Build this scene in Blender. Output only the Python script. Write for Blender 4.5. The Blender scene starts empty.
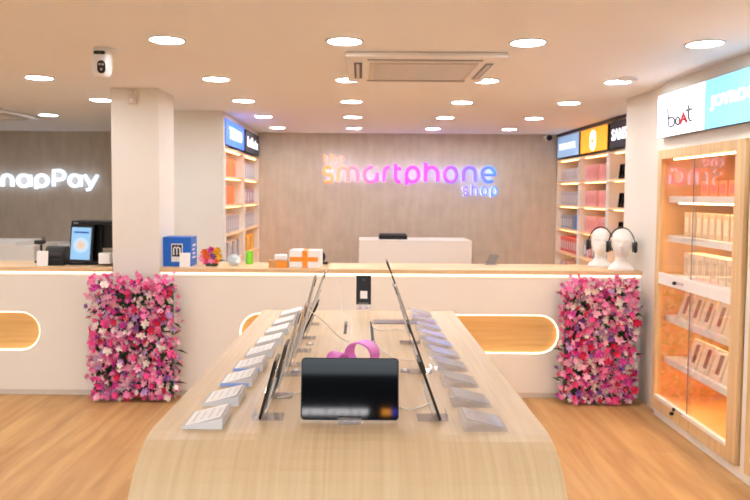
import bpy, bmesh, math, random
from mathutils import Matrix, Vector
random.seed(7)
SC = bpy.context.scene
COL = SC.collection
PI = math.pi

# ------------------------------------------------------------------ camera
F = 700.0; CX = 361.0; T = 0.054; CY = 194.0 + F*T; ROLL = 0.0070; H = 1.63; ZC = 2.447
cam = bpy.data.cameras.new('camera'); co = bpy.data.objects.new('camera', cam); COL.objects.link(co)
CM = Matrix.Rotation(PI/2 - math.atan(T), 4, 'X') @ Matrix.Rotation(ROLL, 4, 'Z')
co.matrix_world = Matrix.Translation((0, 0, H)) @ CM
cam.sensor_width = 36; cam.lens = 36*F/750
cam.shift_x = (375-CX)/750; cam.shift_y = -(250-CY)/750
cam.clip_start = 0.05
cam.dof.use_dof = True; cam.dof.focus_distance = 2.35; cam.dof.aperture_fstop = 5.0
SC.camera = co

def ray(u, v): return CM.to_3x3() @ Vector(((u-CX)/F, -(v-CY)/F, -1))
def PY(u, v, Y):
    d = ray(u, v); k = Y/d.y; return Vector((d.x*k, Y, H + d.z*k))
def PZ(u, v, Z):
    d = ray(u, v); k = (Z-H)/d.z; return Vector((d.x*k, d.y*k, Z))

# ------------------------------------------------------------------ materials
def lin(c):
    return tuple(((x/255)/12.92 if x/255 <= .04045 else ((x/255+.055)/1.055)**2.4) for x in c) + (1,)
def nodes(name):
    m = bpy.data.materials.new(name); m.use_nodes = True
    nt = m.node_tree; b = nt.nodes['Principled BSDF']; return m, nt, b
def mat(name, c, rough=.5, metal=0, emit=0, ec=None, spec=None, noise=0, nscale=20, bump=0, trans=0, coat=0):
    m, nt, b = nodes(name)
    b.inputs['Base Color'].default_value = lin(c)
    b.inputs['Roughness'].default_value = rough; b.inputs['Metallic'].default_value = metal
    if spec is not None: b.inputs['Specular IOR Level'].default_value = spec
    if coat: b.inputs['Coat Weight'].default_value = coat
    if emit:
        b.inputs['Emission Color'].default_value = lin(ec or c); b.inputs['Emission Strength'].default_value = emit
    tc = nt.nodes.new('ShaderNodeTexCoord'); n = nt.nodes.new('ShaderNodeTexNoise')
    n.inputs['Scale'].default_value = nscale; nt.links.new(tc.outputs['Object'], n.inputs['Vector'])
    if noise:
        r = nt.nodes.new('ShaderNodeValToRGB')
        a = lin(c); k = 1-noise
        r.color_ramp.elements[0].color = (a[0]*k, a[1]*k, a[2]*k, 1); r.color_ramp.elements[1].color = a
        r.color_ramp.elements[0].position = .3; r.color_ramp.elements[1].position = .7
        nt.links.new(n.outputs['Fac'], r.inputs['Fac']); nt.links.new(r.outputs['Color'], b.inputs['Base Color'])
    if bump:
        bp = nt.nodes.new('ShaderNodeBump'); bp.inputs['Strength'].default_value = bump; bp.inputs['Distance'].default_value = .01
        nt.links.new(n.outputs['Fac'], bp.inputs['Height']); nt.links.new(bp.outputs['Normal'], b.inputs['Normal'])
    return m
def wood(name, c1, c2, scale=(1, 1, 1), rough=.45, detail=6, spec=.4):
    m, nt, b = nodes(name)
    tc = nt.nodes.new('ShaderNodeTexCoord'); mp = nt.nodes.new('ShaderNodeMapping'); mp.inputs['Scale'].default_value = scale
    n = nt.nodes.new('ShaderNodeTexNoise'); n.inputs['Scale'].default_value = 1; n.inputs['Detail'].default_value = detail
    n.inputs['Distortion'].default_value = .4
    r = nt.nodes.new('ShaderNodeValToRGB'); r.color_ramp.elements[0].position = .32; r.color_ramp.elements[1].position = .66
    r.color_ramp.elements[0].color = lin(c1); r.color_ramp.elements[1].color = lin(c2)
    L = nt.links.new
    L(tc.outputs['Object'], mp.inputs['Vector']); L(mp.outputs['Vector'], n.inputs['Vector']); L(n.outputs['Fac'], r.inputs['Fac'])
    L(r.outputs['Color'], b.inputs['Base Color']); b.inputs['Roughness'].default_value = rough
    b.inputs['Specular IOR Level'].default_value = spec
    return m
def clear(name, tint=(255, 255, 255), rough=0.02, white=0.0, ior=1.45):
    # thin clear sheet: see-through, reflecting more at glancing angles
    m = bpy.data.materials.new(name); m.use_nodes = True; nt = m.node_tree
    nt.nodes.remove(nt.nodes['Principled BSDF']); out = nt.nodes['Material Output']
    t = nt.nodes.new('ShaderNodeBsdfTransparent'); t.inputs['Color'].default_value = lin(tint)
    g = nt.nodes.new('ShaderNodeBsdfGlossy'); g.inputs['Roughness'].default_value = rough
    fr = nt.nodes.new('ShaderNodeFresnel'); fr.inputs['IOR'].default_value = ior
    geo = nt.nodes.new('ShaderNodeNewGeometry'); lk = nt.links.new
    mx = nt.nodes.new('ShaderNodeMixShader')
    base = t
    if white:
        d = nt.nodes.new('ShaderNodeBsdfDiffuse'); d.inputs['Color'].default_value = lin((245, 246, 250))
        m2 = nt.nodes.new('ShaderNodeMixShader'); m2.inputs['Fac'].default_value = white
        lk(t.outputs[0], m2.inputs[1]); lk(d.outputs[0], m2.inputs[2]); base = m2
    # same fresnel from both faces (thin sheet)
    fr.inputs['IOR'].default_value = ior
    mi = nt.nodes.new('ShaderNodeMix'); mi.data_type = 'FLOAT'
    lk(geo.outputs['Backfacing'], mi.inputs[0]); mi.inputs[2].default_value = ior; mi.inputs[3].default_value = 1/ior
    lw = nt.nodes.new('ShaderNodeLayerWeight'); lw.inputs['Blend'].default_value = .5
    pw = nt.nodes.new('ShaderNodeMath'); pw.operation = 'POWER'; pw.inputs[1].default_value = 3.2
    lk(lw.outputs['Facing'], pw.inputs[0])
    ad = nt.nodes.new('ShaderNodeMath'); ad.operation = 'MULTIPLY_ADD'; ad.inputs[1].default_value = .5; ad.inputs[2].default_value = .045
    lk(pw.outputs[0], ad.inputs[0])
    lk(ad.outputs[0], mx.inputs[0]); lk(base.outputs[0], mx.inputs[1]); lk(g.outputs[0], mx.inputs[2]); lk(mx.outputs[0], out.inputs['Surface'])
    nt.nodes.remove(fr); nt.nodes.remove(mi); nt.nodes.remove(geo)
    return m
def emis(name, c, s): 
    m, nt, b = nodes(name)
    b.inputs['Base Color'].default_value = lin(c); b.inputs['Roughness'].default_value = .6
    b.inputs['Emission Color'].default_value = lin(c); b.inputs['Emission Strength'].default_value = s
    n = nt.nodes.new('ShaderNodeTexNoise'); n.inputs['Scale'].default_value = 3
    return m

M = {}
M['ceiling'] = mat('ceiling_paint', (247, 245, 245), .8, noise=.01, nscale=2)
M['wall'] = mat('wall_paint', (234, 229, 219), .7, noise=.03, nscale=3)
M['counter'] = mat('counter_laminate', (238, 232, 222), .35, noise=.02, nscale=2)
M['kick'] = mat('kick_plate', (222, 212, 202), .5, noise=.05)
M['table'] = wood('pale_oak_table', (202, 176, 138), (213, 191, 155), (60, 2.0, 2.0), .38)
M['oak'] = wood('oak_top', (218, 180, 134), (234, 202, 160), (2, 30, 40), .4)
M['oak_cab'] = wood('oak_cabinet', (214, 178, 130), (232, 200, 152), (30, 30, 1.6), .45)
M['shelf_back'] = wood('shelf_back_panel', (248, 178, 100), (252, 190, 116), (6, 6, 5), .5)  # deeper orange stands in for strip glow that barely reaches the back
M['peach'] = mat('peach_shelf_board', (246, 214, 176), .5, noise=.03)  # peach tint puts the warm glow of the strips into the board colour
M['inset'] = wood('honey_oak_inset', (222, 174, 104), (232, 188, 122), (2, 20, 40), .45)
M['cab_in'] = wood('cabinet_lining', (240, 182, 112), (246, 196, 128), (8, 8, 5), .5)
M['white'] = mat('white_plastic', (240, 240, 242), .35, noise=.02)
M['shelfwhite'] = mat('white_shelf_board', (242, 238, 232), .45, noise=.02)
M['black'] = mat('black_plastic', (14, 14, 16), .35, noise=.1)
M['blackgloss'] = mat('black_glass', (3, 4, 7), .04, spec=.55)
M['darkgrey'] = mat('dark_grey_plastic', (60, 58, 60), .45, noise=.1)
M['grey'] = mat('grey_metal', (150, 148, 150), .3, .7, noise=.05)
M['silver'] = mat('silver_metal', (205, 200, 196), .28, .6, noise=.05)
M['gold'] = mat('champagne_metal', (205, 182, 150), .3, .5, noise=.05)
M['paper'] = mat('white_card', (244, 242, 240), .6, noise=.03, nscale=60)
M['orange'] = mat('orange_card', (244, 150, 40), .5, noise=.05)
M['brown'] = mat('brown_cardboard', (206, 150, 96), .7, noise=.1)
M['foam'] = mat('white_foam', (244, 240, 234), .75, noise=.02, bump=.05)
M['cable'] = mat('white_cable', (240, 236, 230), .5, noise=.03)
M['slot'] = mat('slot_black', (22, 20, 18), .6, noise=.1)
M['lamp'] = emis('lamp_diffuser', (246, 249, 255), 58)
M['led'] = emis('warm_led', (255, 230, 205), 1.9)
M['led_in'] = emis('warm_led_cabinet', (255, 210, 150), 18)
M['led_sh'] = emis('warm_led_shelf', (255, 190, 116), 8)
M['halo'] = emis('cool_halo', (190, 214, 255), 2.6)
M['halo_soft'] = emis('soft_halo', (206, 226, 255), .9)
M['glass'] = clear('clear_glass')
M['milk'] = clear('milky_acrylic', (252, 252, 254), .1, .75)
M['acrylic'] = clear('clear_acrylic', (250, 250, 252), .05, .10)
M['frost'] = clear('frosted_acrylic', (250, 250, 252), .08, .26)

def wallpaper():
    m, nt, b = nodes('grey_concrete_wallpaper'); L = nt.links.new
    tc = nt.nodes.new('ShaderNodeTexCoord')
    a = nt.nodes.new('ShaderNodeTexNoise'); a.inputs['Scale'].default_value = 5.0; a.inputs['Detail'].default_value = 8
    mp = nt.nodes.new('ShaderNodeMapping'); mp.inputs['Scale'].default_value = (9, 9, 1.6)
    s = nt.nodes.new('ShaderNodeTexNoise'); s.inputs['Scale'].default_value = 1.5; s.inputs['Detail'].default_value = 5
    L(tc.outputs['Object'], a.inputs['Vector']); L(tc.outputs['Object'], mp.inputs['Vector']); L(mp.outputs['Vector'], s.inputs['Vector'])
    mx = nt.nodes.new('ShaderNodeMath'); mx.operation = 'ADD'; L(a.outputs['Fac'], mx.inputs[0]); L(s.outputs['Fac'], mx.inputs[1])
    r = nt.nodes.new('ShaderNodeValToRGB')
    hv = nt.nodes.new('ShaderNodeMath'); hv.operation = 'MULTIPLY'; hv.inputs[1].default_value = .5; L(mx.outputs[0], hv.inputs[0])
    r.color_ramp.elements[0].position = .36; r.color_ramp.elements[1].position = .64
    r.color_ramp.elements[0].color = lin((190, 176, 158)); r.color_ramp.elements[1].color = lin((206, 192, 174))
    L(hv.outputs[0], r.inputs['Fac']); L(r.outputs['Color'], b.inputs['Base Color']); b.inputs['Roughness'].default_value = .8
    return m
M['wallpaper'] = wallpaper()
def floor_mat():
    m, nt, b = nodes('oak_laminate_floor'); L = nt.links.new
    tc = nt.nodes.new('ShaderNodeTexCoord'); mp = nt.nodes.new('ShaderNodeMapping'); mp.inputs['Rotation'].default_value = (0, 0, PI/2)
    br = nt.nodes.new('ShaderNodeTexBrick'); br.inputs['Scale'].default_value = 1
    br.inputs['Brick Width'].default_value = 1.3; br.inputs['Row Height'].default_value = .19; br.inputs['Mortar Size'].default_value = .0012
    br.inputs['Color1'].default_value = lin((194, 150, 98)); br.inputs['Color2'].default_value = lin((204, 161, 108)); br.inputs['Mortar'].default_value = lin((186, 142, 94))
    br.offset = .37
    mp2 = nt.nodes.new('ShaderNodeMapping'); mp2.inputs['Scale'].default_value = (9, .9, 1)
    n = nt.nodes.new('ShaderNodeTexNoise'); n.inputs['Scale'].default_value = 1.3; n.inputs['Detail'].default_value = 6; n.inputs['Distortion'].default_value = .6
    r = nt.nodes.new('ShaderNodeValToRGB'); r.color_ramp.elements[0].color = lin((222, 214, 204)); r.color_ramp.elements[1].color = (1, 1, 1, 1)
    r.color_ramp.elements[0].position = .3; r.color_ramp.elements[1].position = .65
    mx = nt.nodes.new('ShaderNodeMix'); mx.data_type = 'RGBA'; mx.blend_type = 'MULTIPLY'; mx.inputs[0].default_value = 1
    L(tc.outputs['Object'], mp.inputs['Vector']); L(mp.outputs['Vector'], br.inputs['Vector'])
    L(tc.outputs['Object'], mp2.inputs['Vector']); L(mp2.outputs['Vector'], n.inputs['Vector']); L(n.outputs['Fac'], r.inputs['Fac'])
    L(br.outputs['Color'], mx.inputs[6]); L(r.outputs['Color'], mx.inputs[7]); L(mx.outputs[2], b.inputs['Base Color'])
    b.inputs['Roughness'].default_value = .5; b.inputs['Specular IOR Level'].default_value = .3
    return m
M['floor'] = floor_mat()

# ------------------------------------------------------------------ helpers
def box(bm, x0, x1, y0, y1, z0, z1):
    v = [bm.verts.new(p) for p in ((x0,y0,z0),(x1,y0,z0),(x1,y1,z0),(x0,y1,z0),(x0,y0,z1),(x1,y0,z1),(x1,y1,z1),(x0,y1,z1))]
    for f in ((3,2,1,0),(4,5,6,7),(0,1,5,4),(1,2,6,5),(2,3,7,6),(3,0,4,7)): bm.faces.new([v[i] for i in f])
    return v
def Box(*a):
    bm = bmesh.new(); box(bm, *a); return bm
def cyl(bm, c, r, d, axis='Z', seg=32, r2=None):
    rot = {'Z': Matrix(), 'X': Matrix.Rotation(PI/2, 4, 'Y'), 'Y': Matrix.Rotation(PI/2, 4, 'X')}[axis]
    g = bmesh.ops.create_cone(bm, cap_ends=True, segments=seg, radius1=r, radius2=r if r2 is None else r2, depth=d, matrix=Matrix.Translation(c) @ rot)
    return g
def ball(bm, c, r, sub=3, scale=(1, 1, 1)):
    bmesh.ops.create_icosphere(bm, subdivisions=sub, radius=r, matrix=Matrix.Translation(c) @ Matrix.Diagonal((*scale, 1)))
def obj(name, bm, m, parent=None, bevel=0, smooth=False, world=False, seg=2):
    bmesh.ops.recalc_face_normals(bm, faces=bm.faces)
    if world and parent is not None:
        bmesh.ops.translate(bm, verts=bm.verts, vec=-Vector(parent.location))
    me = bpy.data.meshes.new(name); bm.to_mesh(me); bm.free()
    me.materials.append(M[m] if isinstance(m, str) else m)
    if smooth:
        for p in me.polygons: p.use_smooth = True
    o = bpy.data.objects.new(name, me); COL.objects.link(o)
    if parent is not None: o.parent = parent
    if bevel:
        b = o.modifiers.new('bevel', 'BEVEL'); b.width = bevel; b.segments = seg; b.limit_method = 'ANGLE'; b.angle_limit = .7
    return o
def thing(name, label, cat, loc=(0, 0, 0), rotz=0, group=None, rot=None):
    o = bpy.data.objects.new(name, None); COL.objects.link(o); o.empty_display_size = .1
    o.location = loc; o.rotation_euler = rot or (0, 0, rotz); o['label'] = label; o['category'] = cat
    if group: o['group'] = group
    return o
def tag(o, label, cat, group=None, kind=None):
    o['label'] = label; o['category'] = cat
    if group: o['group'] = group
    if kind: o['kind'] = kind
    return o
def struct(name, bm, m, bevel=0):
    o = obj(name, bm, m, bevel=bevel); o['kind'] = 'structure'; return o
def dup(root, loc, label=None, group=None, rotz=None):
    r = root.copy(); COL.objects.link(r); r.location = loc
    if rotz is not None: r.rotation_euler = (0, 0, rotz)
    if label: r['label'] = label
    if group: r['group'] = group
    for ch in list(root.children):
        c = ch.copy(); COL.objects.link(c); c.parent = r
        for g in list(ch.children):
            d = g.copy(); COL.objects.link(d); d.parent = c
    return r
def curve_mesh(name, splines, depth, m, parent=None, world=False, res=3, cyclic=False, extrude=0):
    cu = bpy.data.curves.new(name, 'CURVE'); cu.dimensions = '3D'; cu.bevel_depth = depth; cu.bevel_resolution = res; cu.use_fill_caps = True
    for pts in splines:
        s = cu.splines.new('POLY'); s.points.add(len(pts)-1)
        for i, p in enumerate(pts): s.points[i].co = (*p, 1)
        s.use_cyclic_u = cyclic
    t = bpy.data.objects.new('t', cu); COL.objects.link(t)
    dg = bpy.context.evaluated_depsgraph_get(); me = bpy.data.meshes.new_from_object(t.evaluated_get(dg))
    bpy.data.objects.remove(t); bpy.data.curves.remove(cu)
    me.name = name; me.materials.clear(); me.materials.append(M[m] if isinstance(m, str) else m)
    for p in me.polygons: p.use_smooth = True
    if world and parent is not None: me.transform(Matrix.Translation(-Vector(parent.location)))
    o = bpy.data.objects.new(name, me); COL.objects.link(o)
    if parent is not None: o.parent = parent
    return o
def smoothpath(pts, n=8):
    pts = [Vector(p) for p in pts]; P_ = [pts[0]] + pts + [pts[-1]]; out = []
    for i in range(1, len(P_)-2):
        a, b, c, d = P_[i-1:i+3]
        for k in range(n):
            t = k/n
            out.append(.5*((2*b) + (c-a)*t + (2*a-5*b+4*c-d)*t*t + (3*b-a-3*c+d)*t**3))
    out.append(pts[-1]); return out
FR = {'back': (Vector((1,0,0)), Vector((0,0,1)), Vector((0,-1,0))),
      'right': (Vector((0,-1,0)), Vector((0,0,1)), Vector((-1,0,0))),
      'left': (Vector((0,1,0)), Vector((0,0,1)), Vector((1,0,0)))}
def text(name, body, center, w, h, face, m, parent, thick=.006, offset=0.0, loc=None, space=1.0):
    """flat lettering fitted in a w x h box on a surface"""
    cu = bpy.data.curves.new('t', 'FONT'); cu.body = body; cu.size = 1; cu.extrude = .02; cu.offset = offset; cu.resolution_u = 4; cu.space_character = space
    t = bpy.data.objects.new('t', cu); COL.objects.link(t)
    dg = bpy.context.evaluated_depsgraph_get(); me = bpy.data.meshes.new_from_object(t.evaluated_get(dg))
    bpy.data.objects.remove(t); bpy.data.curves.remove(cu)
    xs = [v.co.x for v in me.vertices]; ys = [v.co.y for v in me.vertices]
    X, Y_, N = FR[face] if isinstance(face, str) else face
    cx, cy = (min(xs)+max(xs))/2, (min(ys)+max(ys))/2; sx = w/(max(xs)-min(xs)); sy = h/(max(ys)-min(ys))
    c = Vector(center)
    if parent is not None: c = c - Vector(parent.location)
    for v in me.vertices:
        v.co = c + X*((v.co.x-cx)*sx) + Y_*((v.co.y-cy)*sy) + N*(v.co.z*thick/.04 + thick/2)
    me.name = name; me.materials.clear(); me.materials.append(M[m] if isinstance(m, str) else m)
    o = bpy.data.objects.new(name, me); COL.objects.link(o)
    if parent is not None: o.parent = parent
    return o

# ------------------------------------------------------------------ room shell
YB = 9.49; YF = -2.2; XL = -5.6; XR = 2.2
struct('floor', Box(XL-.1, 3.3, YF, YB+.1, -.08, 0), 'floor')
struct('ceiling', Box(XL-.1, 3.3, YF, YB+.1, ZC, ZC+.1), 'ceiling')
struct('wall_back', Box(XL-.1, 3.3, YB, YB+.1, 0, ZC), 'wallpaper')
struct('wall_left', Box(XL-.1, XL, YF, YB, 0, ZC), 'wall')
struct('wall_pier_left', Box(-1.972, -1.60, 5.545, 5.99, 0, ZC), 'wall')
# partition: front face + spine behind the left shelving
bm = bmesh.new(); box(bm, -2.1, -1.38, 7.03, 7.10, 0, ZC); box(bm, -2.1, -1.78, 7.10, YB, 0, ZC)
struct('wall_partition', bm, 'wall')
struct('wall_pier_right', Box(XR+.04, 3.3, 5.160, 5.97, 0, ZC), 'wall')
struct('wall_right', Box(2.76, 2.86, YF, 5.160, 0, ZC), 'wall')
struct('wall_right_far', Box(3.06, 3.16, 5.975, YB, 0, ZC), 'wall')
struct('wall_soffit', Box(XR, 2.76, YF, 5.160, 1.965, ZC), 'wall')
struct('trim_1', Box(XR, 2.76, YF, 5.160, 0, .068), 'shelfwhite')
struct('trim_2', Box(XR-.004, 2.76, 3.885, 3.963, .068, 1.965), 'shelfwhite')
struct('wall_shelf_head_left', Box(-1.78, -1.40, 7.10, YB, 2.398, ZC), 'wall')
struct('wall_shelf_head_right', Box(2.65, 3.06, 5.975, YB, 2.408, ZC), 'wall')
struct('trim_3', Box(2.628, 2.649, 5.975, YB, 2.415, ZC), 'darkgrey')

# ------------------------------------------------------------------ ceiling lights
rows = [3.79, 5.06, 6.24, 7.49, 8.74]
cols = [-3.33, -2.31, -1.045, -.095, .885, 1.83]
rn = ['nearest row', 'second nearest row', 'middle row', 'second farthest row', 'farthest row by the back wall']
def make_light():
    t = thing('ceiling_light', '', 'ceiling light', (0, 0, ZC))
    bm = bmesh.new(); n = 40
    prof = [(.088, 0), (.102, 0), (.102, -.004), (.095, -.008), (.088, -.006)]
    rings = [[bm.verts.new((r*math.cos(a*2*PI/n), r*math.sin(a*2*PI/n), z)) for a in range(n)] for r, z in prof]
    for k in range(len(prof)):
        A, B = rings[k], rings[(k+1) % len(prof)]
        for i in range(n): bm.faces.new((A[i], A[(i+1) % n], B[(i+1) % n], B[i]))
    obj('trim_ring', bm, 'white', t, smooth=True)
    bm = bmesh.new(); cyl(bm, (0, 0, -.002), .087, .003, seg=40); obj('diffuser', bm, 'lamp', t)
    return t
L0 = make_light(); first = True
skip = {(0, -3.33), (4, -3.33), (3, -2.31)}
def put_light(x, y, lab, group):
    global first
    if first:
        L0.location = (x, y, ZC-.0005); L0['label'] = lab; L0['group'] = group; first = False
    else: dup(L0, (x, y, ZC-.0005), lab, group)
rank = ['leftmost', 'second from the left', 'third from the left', 'fourth from the left', 'fifth from the left', 'sixth from the left']
for i, y in enumerate(rows):
    vis = [x for x in cols if (i, x) not in skip and not (i == 4 and x == -2.31) and CX + x*F/y > -14]
    for x in cols:
        if (i, x) in skip or (i == 4 and x == -2.31): continue
        if x in vis:
            q = 'rightmost' if x == vis[-1] else rank[vis.index(x)]
            put_light(x, y, f'round ceiling light, {q} in the {rn[i]}', 'round recessed ceiling lights')
        else: put_light(x, y, 'unseen round ceiling light added as fill, above or behind the camera', 'ceiling lights above the camera')
for y in (2.54, 1.29, .04, -1.2):  # unseen rows added as fill light for the near part of the room
    for x in ((-4.6, -3.6, -2.31, 1.83) if y > .5 else (-4.6, -3.6, -2.31, -1.045, -.095, .885, 1.83)):
        put_light(x, y, 'unseen round ceiling light added as fill, above or behind the camera', 'ceiling lights above the camera')

for y in (3.79, 5.06, 6.24, 7.3):  # unseen column of lights added to brighten the left room wall
    put_light(-4.5, y, 'unseen round ceiling light added to brighten the left room, outside the left edge', 'added left room ceiling lights outside the view')

# ------------------------------------------------------------------ air conditioner cassette
def ac(loc, label, w=.46, d=.46):
    t = thing('air_conditioner', label, 'air conditioner', loc)
    bm = bmesh.new(); box(bm, -w, w, -d, d, -.03, 0); obj('panel', bm, 'ceiling', t, bevel=.012)
    bm = bmesh.new(); box(bm, -w*.7, w*.7, -d*.62, d*.62, -.038, -.0305)
    obj('intake_grille', bm, 'kick', t, bevel=.006)
    bm = bmesh.new()
    for k in range(14):
        y = -d*.55 + k*d*1.1/13; box(bm, -w*.64, w*.64, y-.003, y+.003, -.041, -.0385)
    obj('grille_slats', bm, 'ceiling', t)
    for sx, sy in ((0, -1), (0, 1), (-1, 0), (1, 0)):
        bm = bmesh.new()
        if sx == 0:
            y = sy*d*.80; box(bm, -w*.72, w*.72, y-.02, y+.02, -.0335, -.0305)
        else:
            x = sx*w*.84; box(bm, x-.025, x+.025, -d*.6, d*.6, -.0335, -.0305)
        obj('air_outlet', bm, 'darkgrey' if sx < 0 else 'grey', t)
        bm = bmesh.new()
        if sx == 0: box(bm, -w*.70, w*.70, y-.012, y+.008, -.040, -.0337)
        else: box(bm, x-.012, x+.008, -d*.58, d*.58, -.040, -.0337)
        obj('louver', bm, 'kick', t, bevel=.002)
    return t
ac((.37, 4.52, ZC-.001), 'square cassette air conditioner in the ceiling above the counter', .47, .46)
p = PZ(2, 113, ZC); ac((p.x-.25, p.y, ZC-.001), 'ceiling air conditioner cut by the left edge, over the left room', .46, .42)

# smoke detector
p = PZ(629, 78, ZC)
t = thing('smoke_detector', 'flat round grey ceiling speaker beside a light, right of the middle', 'ceiling speaker', (p.x, p.y, ZC-.001)); t.name = 'ceiling_speaker'
bm = bmesh.new(); cyl(bm, (0, 0, -.006), .072, .012); obj('rim', bm, 'ceiling', t, bevel=.003)
bm = bmesh.new(); cyl(bm, (0, 0, -.0135), .06, .003); obj('mesh_cover', bm, 'kick', t)

# security camera (pan-tilt) under the ceiling
p = PZ(102, 48, ZC)
t = thing('security_camera', 'white pan-tilt security camera with black lens face hanging from the ceiling', 'security camera', (p.x, p.y, ZC-.001), rotz=.26)
bm = bmesh.new(); cyl(bm, (.012, .012, -.008), .062, .016); obj('mount', bm, 'white', t, bevel=.004, smooth=False)
bm = bmesh.new(); n = 32
prof = [(0, -.012), (.050, -.012), (.055, -.02), (.055, -.115), (.052, -.14), (.042, -.158), (.026, -.168), (0, -.172)]
rings = [[bm.verts.new((r*math.cos(a*2*PI/n), r*math.sin(a*2*PI/n), z)) for a in range(n)] for r, z in prof[1:-1]]
for A, B in zip(rings, rings[1:]):
    for i in range(n): bm.faces.new((A[i], A[(i+1) % n], B[(i+1) % n], B[i]))
bm.faces.new(rings[0]); bm.faces.new(rings[-1])
obj('housing', bm, 'white', t, smooth=True)
def wrap(name, x0, x1, z0, z1, R, m, parent, rr=None, d=.004):
    """patch of rounded-rectangle outline wrapped on a vertical drum"""
    bm = bmesh.new(); cx, cz = (x0+x1)/2, (z0+z1)/2; hw, hh = (x1-x0)/2, (z1-z0)/2; r = rr or min(hw, hh)
    out = []
    for qx, qz, a0 in ((1, 1, 0), (-1, 1, 90), (-1, -1, 180), (1, -1, 270)):
        for k in range(7):
            a = math.radians(a0+k*15); out.append((cx+qx*(hw-r)+r*math.cos(a), cz+qz*(hh-r)+r*math.sin(a)))
    f = [bm.verts.new((x, -math.sqrt(max(1e-6, (R+d)**2-x*x)), z)) for x, z in out]
    b = [bm.verts.new((x, -math.sqrt(max(1e-6, (R-.004)**2-x*x)), z)) for x, z in out]
    c = bm.verts.new((cx, -math.sqrt((R+d)**2-cx*cx), cz))
    for i in range(len(out)):
        j = (i+1) % len(out); bm.faces.new((c, f[i], f[j])); bm.faces.new((f[i], b[i], b[j], f[j]))
    return obj(name, bm, m, parent)
wrap('sensor_strip', -.042, .022, -.044, -.024, .055, 'black', t)
fc = wrap('lens_face', -.022, .022, -.150, -.078, .055, 'black', t)
for dx, dz in ((-.008, -.1), (.008, -.1), (0, -.128)):
    bm = bmesh.new(); cyl(bm, (dx, -.0605, dz), .006, .004, 'Y', 16); obj('lens', bm, 'silver', fc)

# junction box on the pier, dome camera in the far right corner
p = PY(132, 97, 5.54)
t = thing('sensor_box', 'small beige box fixed at the top of the left pier', 'sensor', (p.x, 5.545, p.z-.055))
obj('cover', Box(-.03, .03, -.028, -.001, 0, .11), 'kick', t, bevel=.006); bm = bmesh.new(); cyl(bm, (0, -.029, .03), .008, .004, 'Y', 16); obj('lens', bm, 'ceiling', t)
p = PY(549, 137.5, 9.3)
t = thing('corner_camera', 'small white camera with dark lens in the far right corner of the back wall', 'security camera', (p.x, 9.485, p.z))
bm = bmesh.new(); cyl(bm, (0, -.09, 0), .035, .14, 'Y', 24); obj('housing', bm, 'white', t, bevel=.005)
bm = bmesh.new(); cyl(bm, (.01, -.165, -.003), .038, .02, 'Y', 24); obj('lens', bm, 'black', t)
bm = bmesh.new(); cyl(bm, (0, -.012, 0), .03, .02, 'Y', 24); obj('mount', bm, 'white', t)

# ------------------------------------------------------------------ counters
YC = 5.545; ZT = 1.034
def stadium(x0, x1, zc, r, n=16):
    pts = []
    for k in range(n+1): a = -PI/2 + PI*k/n; pts.append((x1-r+r*math.cos(a), zc+r*math.sin(a)))
    for k in range(n+1): a = PI/2 + PI*k/n; pts.append((x0+r+r*math.cos(a), zc+r*math.sin(a)))
    return pts
def holed_panel(name, x0, x1, z0, z1, hole, y0, th, m, parent):
    cu = bpy.data.curves.new(name, 'CURVE'); cu.dimensions = '2D'; cu.fill_mode = 'BOTH'; cu.extrude = th/2
    for pts in ([(x0, z0), (x1, z0), (x1, z1), (x0, z1)], hole):
        s = cu.splines.new('POLY'); s.points.add(len(pts)-1)
        for i, p in enumerate(pts): s.points[i].co = (p[0], p[1], 0, 1)
        s.use_cyclic_u = True
    t = bpy.data.objects.new('t', cu); COL.objects.link(t)
    dg = bpy.context.evaluated_depsgraph_get(); me = bpy.data.meshes.new_from_object(t.evaluated_get(dg))
    bpy.data.objects.remove(t); bpy.data.curves.remove(cu)
    me.transform(Matrix.Translation(-Vector(parent.location)) @ Matrix.Translation((0, y0+th/2, 0)) @ Matrix.Rotation(PI/2, 4, 'X'))
    me.materials.clear(); me.materials.append(M[m]); me.name = name
    o = bpy.data.objects.new(name, me); COL.objects.link(o); o.parent = parent; return o
def counter(x0, x1, hx0, hx1, label):
    t = thing('service_counter', label, 'counter', ((x0+x1)/2, YC+.25, 0))
    zc = .517; r = .158
    holed_panel('front_panel', x0, x1, .045, ZT-.062, stadium(hx0, hx1, zc, r), YC, .035, 'counter', t)
    bm = bmesh.new(); pts = stadium(hx0-.02, hx1+.02, zc, r+.02)
    f = [bm.verts.new((x, YC+.036, z)) for x, z in pts]; b = [bm.verts.new((x, YC+.05, z)) for x, z in pts]
    bm.faces.new(f); bm.faces.new(b[::-1])
    for i in range(len(f)): j = (i+1) % len(f); bm.faces.new((f[i], f[j], b[j], b[i]))
    obj('wood_inset', bm, 'inset', t, world=True)
    ps = [(x, YC+.014, z) for x, z in stadium(hx0+.006, hx1-.006, zc, r-.006)]
    curve_mesh('inset_light_strip', [ps], .0045, 'led', t, world=True, cyclic=True)
    obj('kick_plate', Box(x0, x1, YC+.012, YC+.04, .001, .0445), 'kick', t, world=True)
    obj('countertop', Box(x0, x1, YC-.014, YC+.49, ZT-.036, ZT), 'oak', t, world=True, bevel=.003)
    obj('light_strip', Box(x0+.01, x1-.01, YC-.004, YC+.016, ZT-.0495, ZT-.0375), 'led', t, world=True)
    obj('recess_rail', Box(x0, x1, YC+.017, YC+.04, ZT-.061, ZT-.0365), 'counter', t, world=True)
    obj('back_panel', Box(x0, x1, YC+.44, YC+.46, .001, ZT-.0365), 'counter', t, world=True)
    return t
counter(-1.599, 2.238, -.965, 1.59, 'white shop counter with oak top under the shop sign, right of the left pier')
counter(XL+.01, -1.974, -5.1, -2.56, 'white counter with oak top left of the left pier, glowing oval inset')

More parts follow.
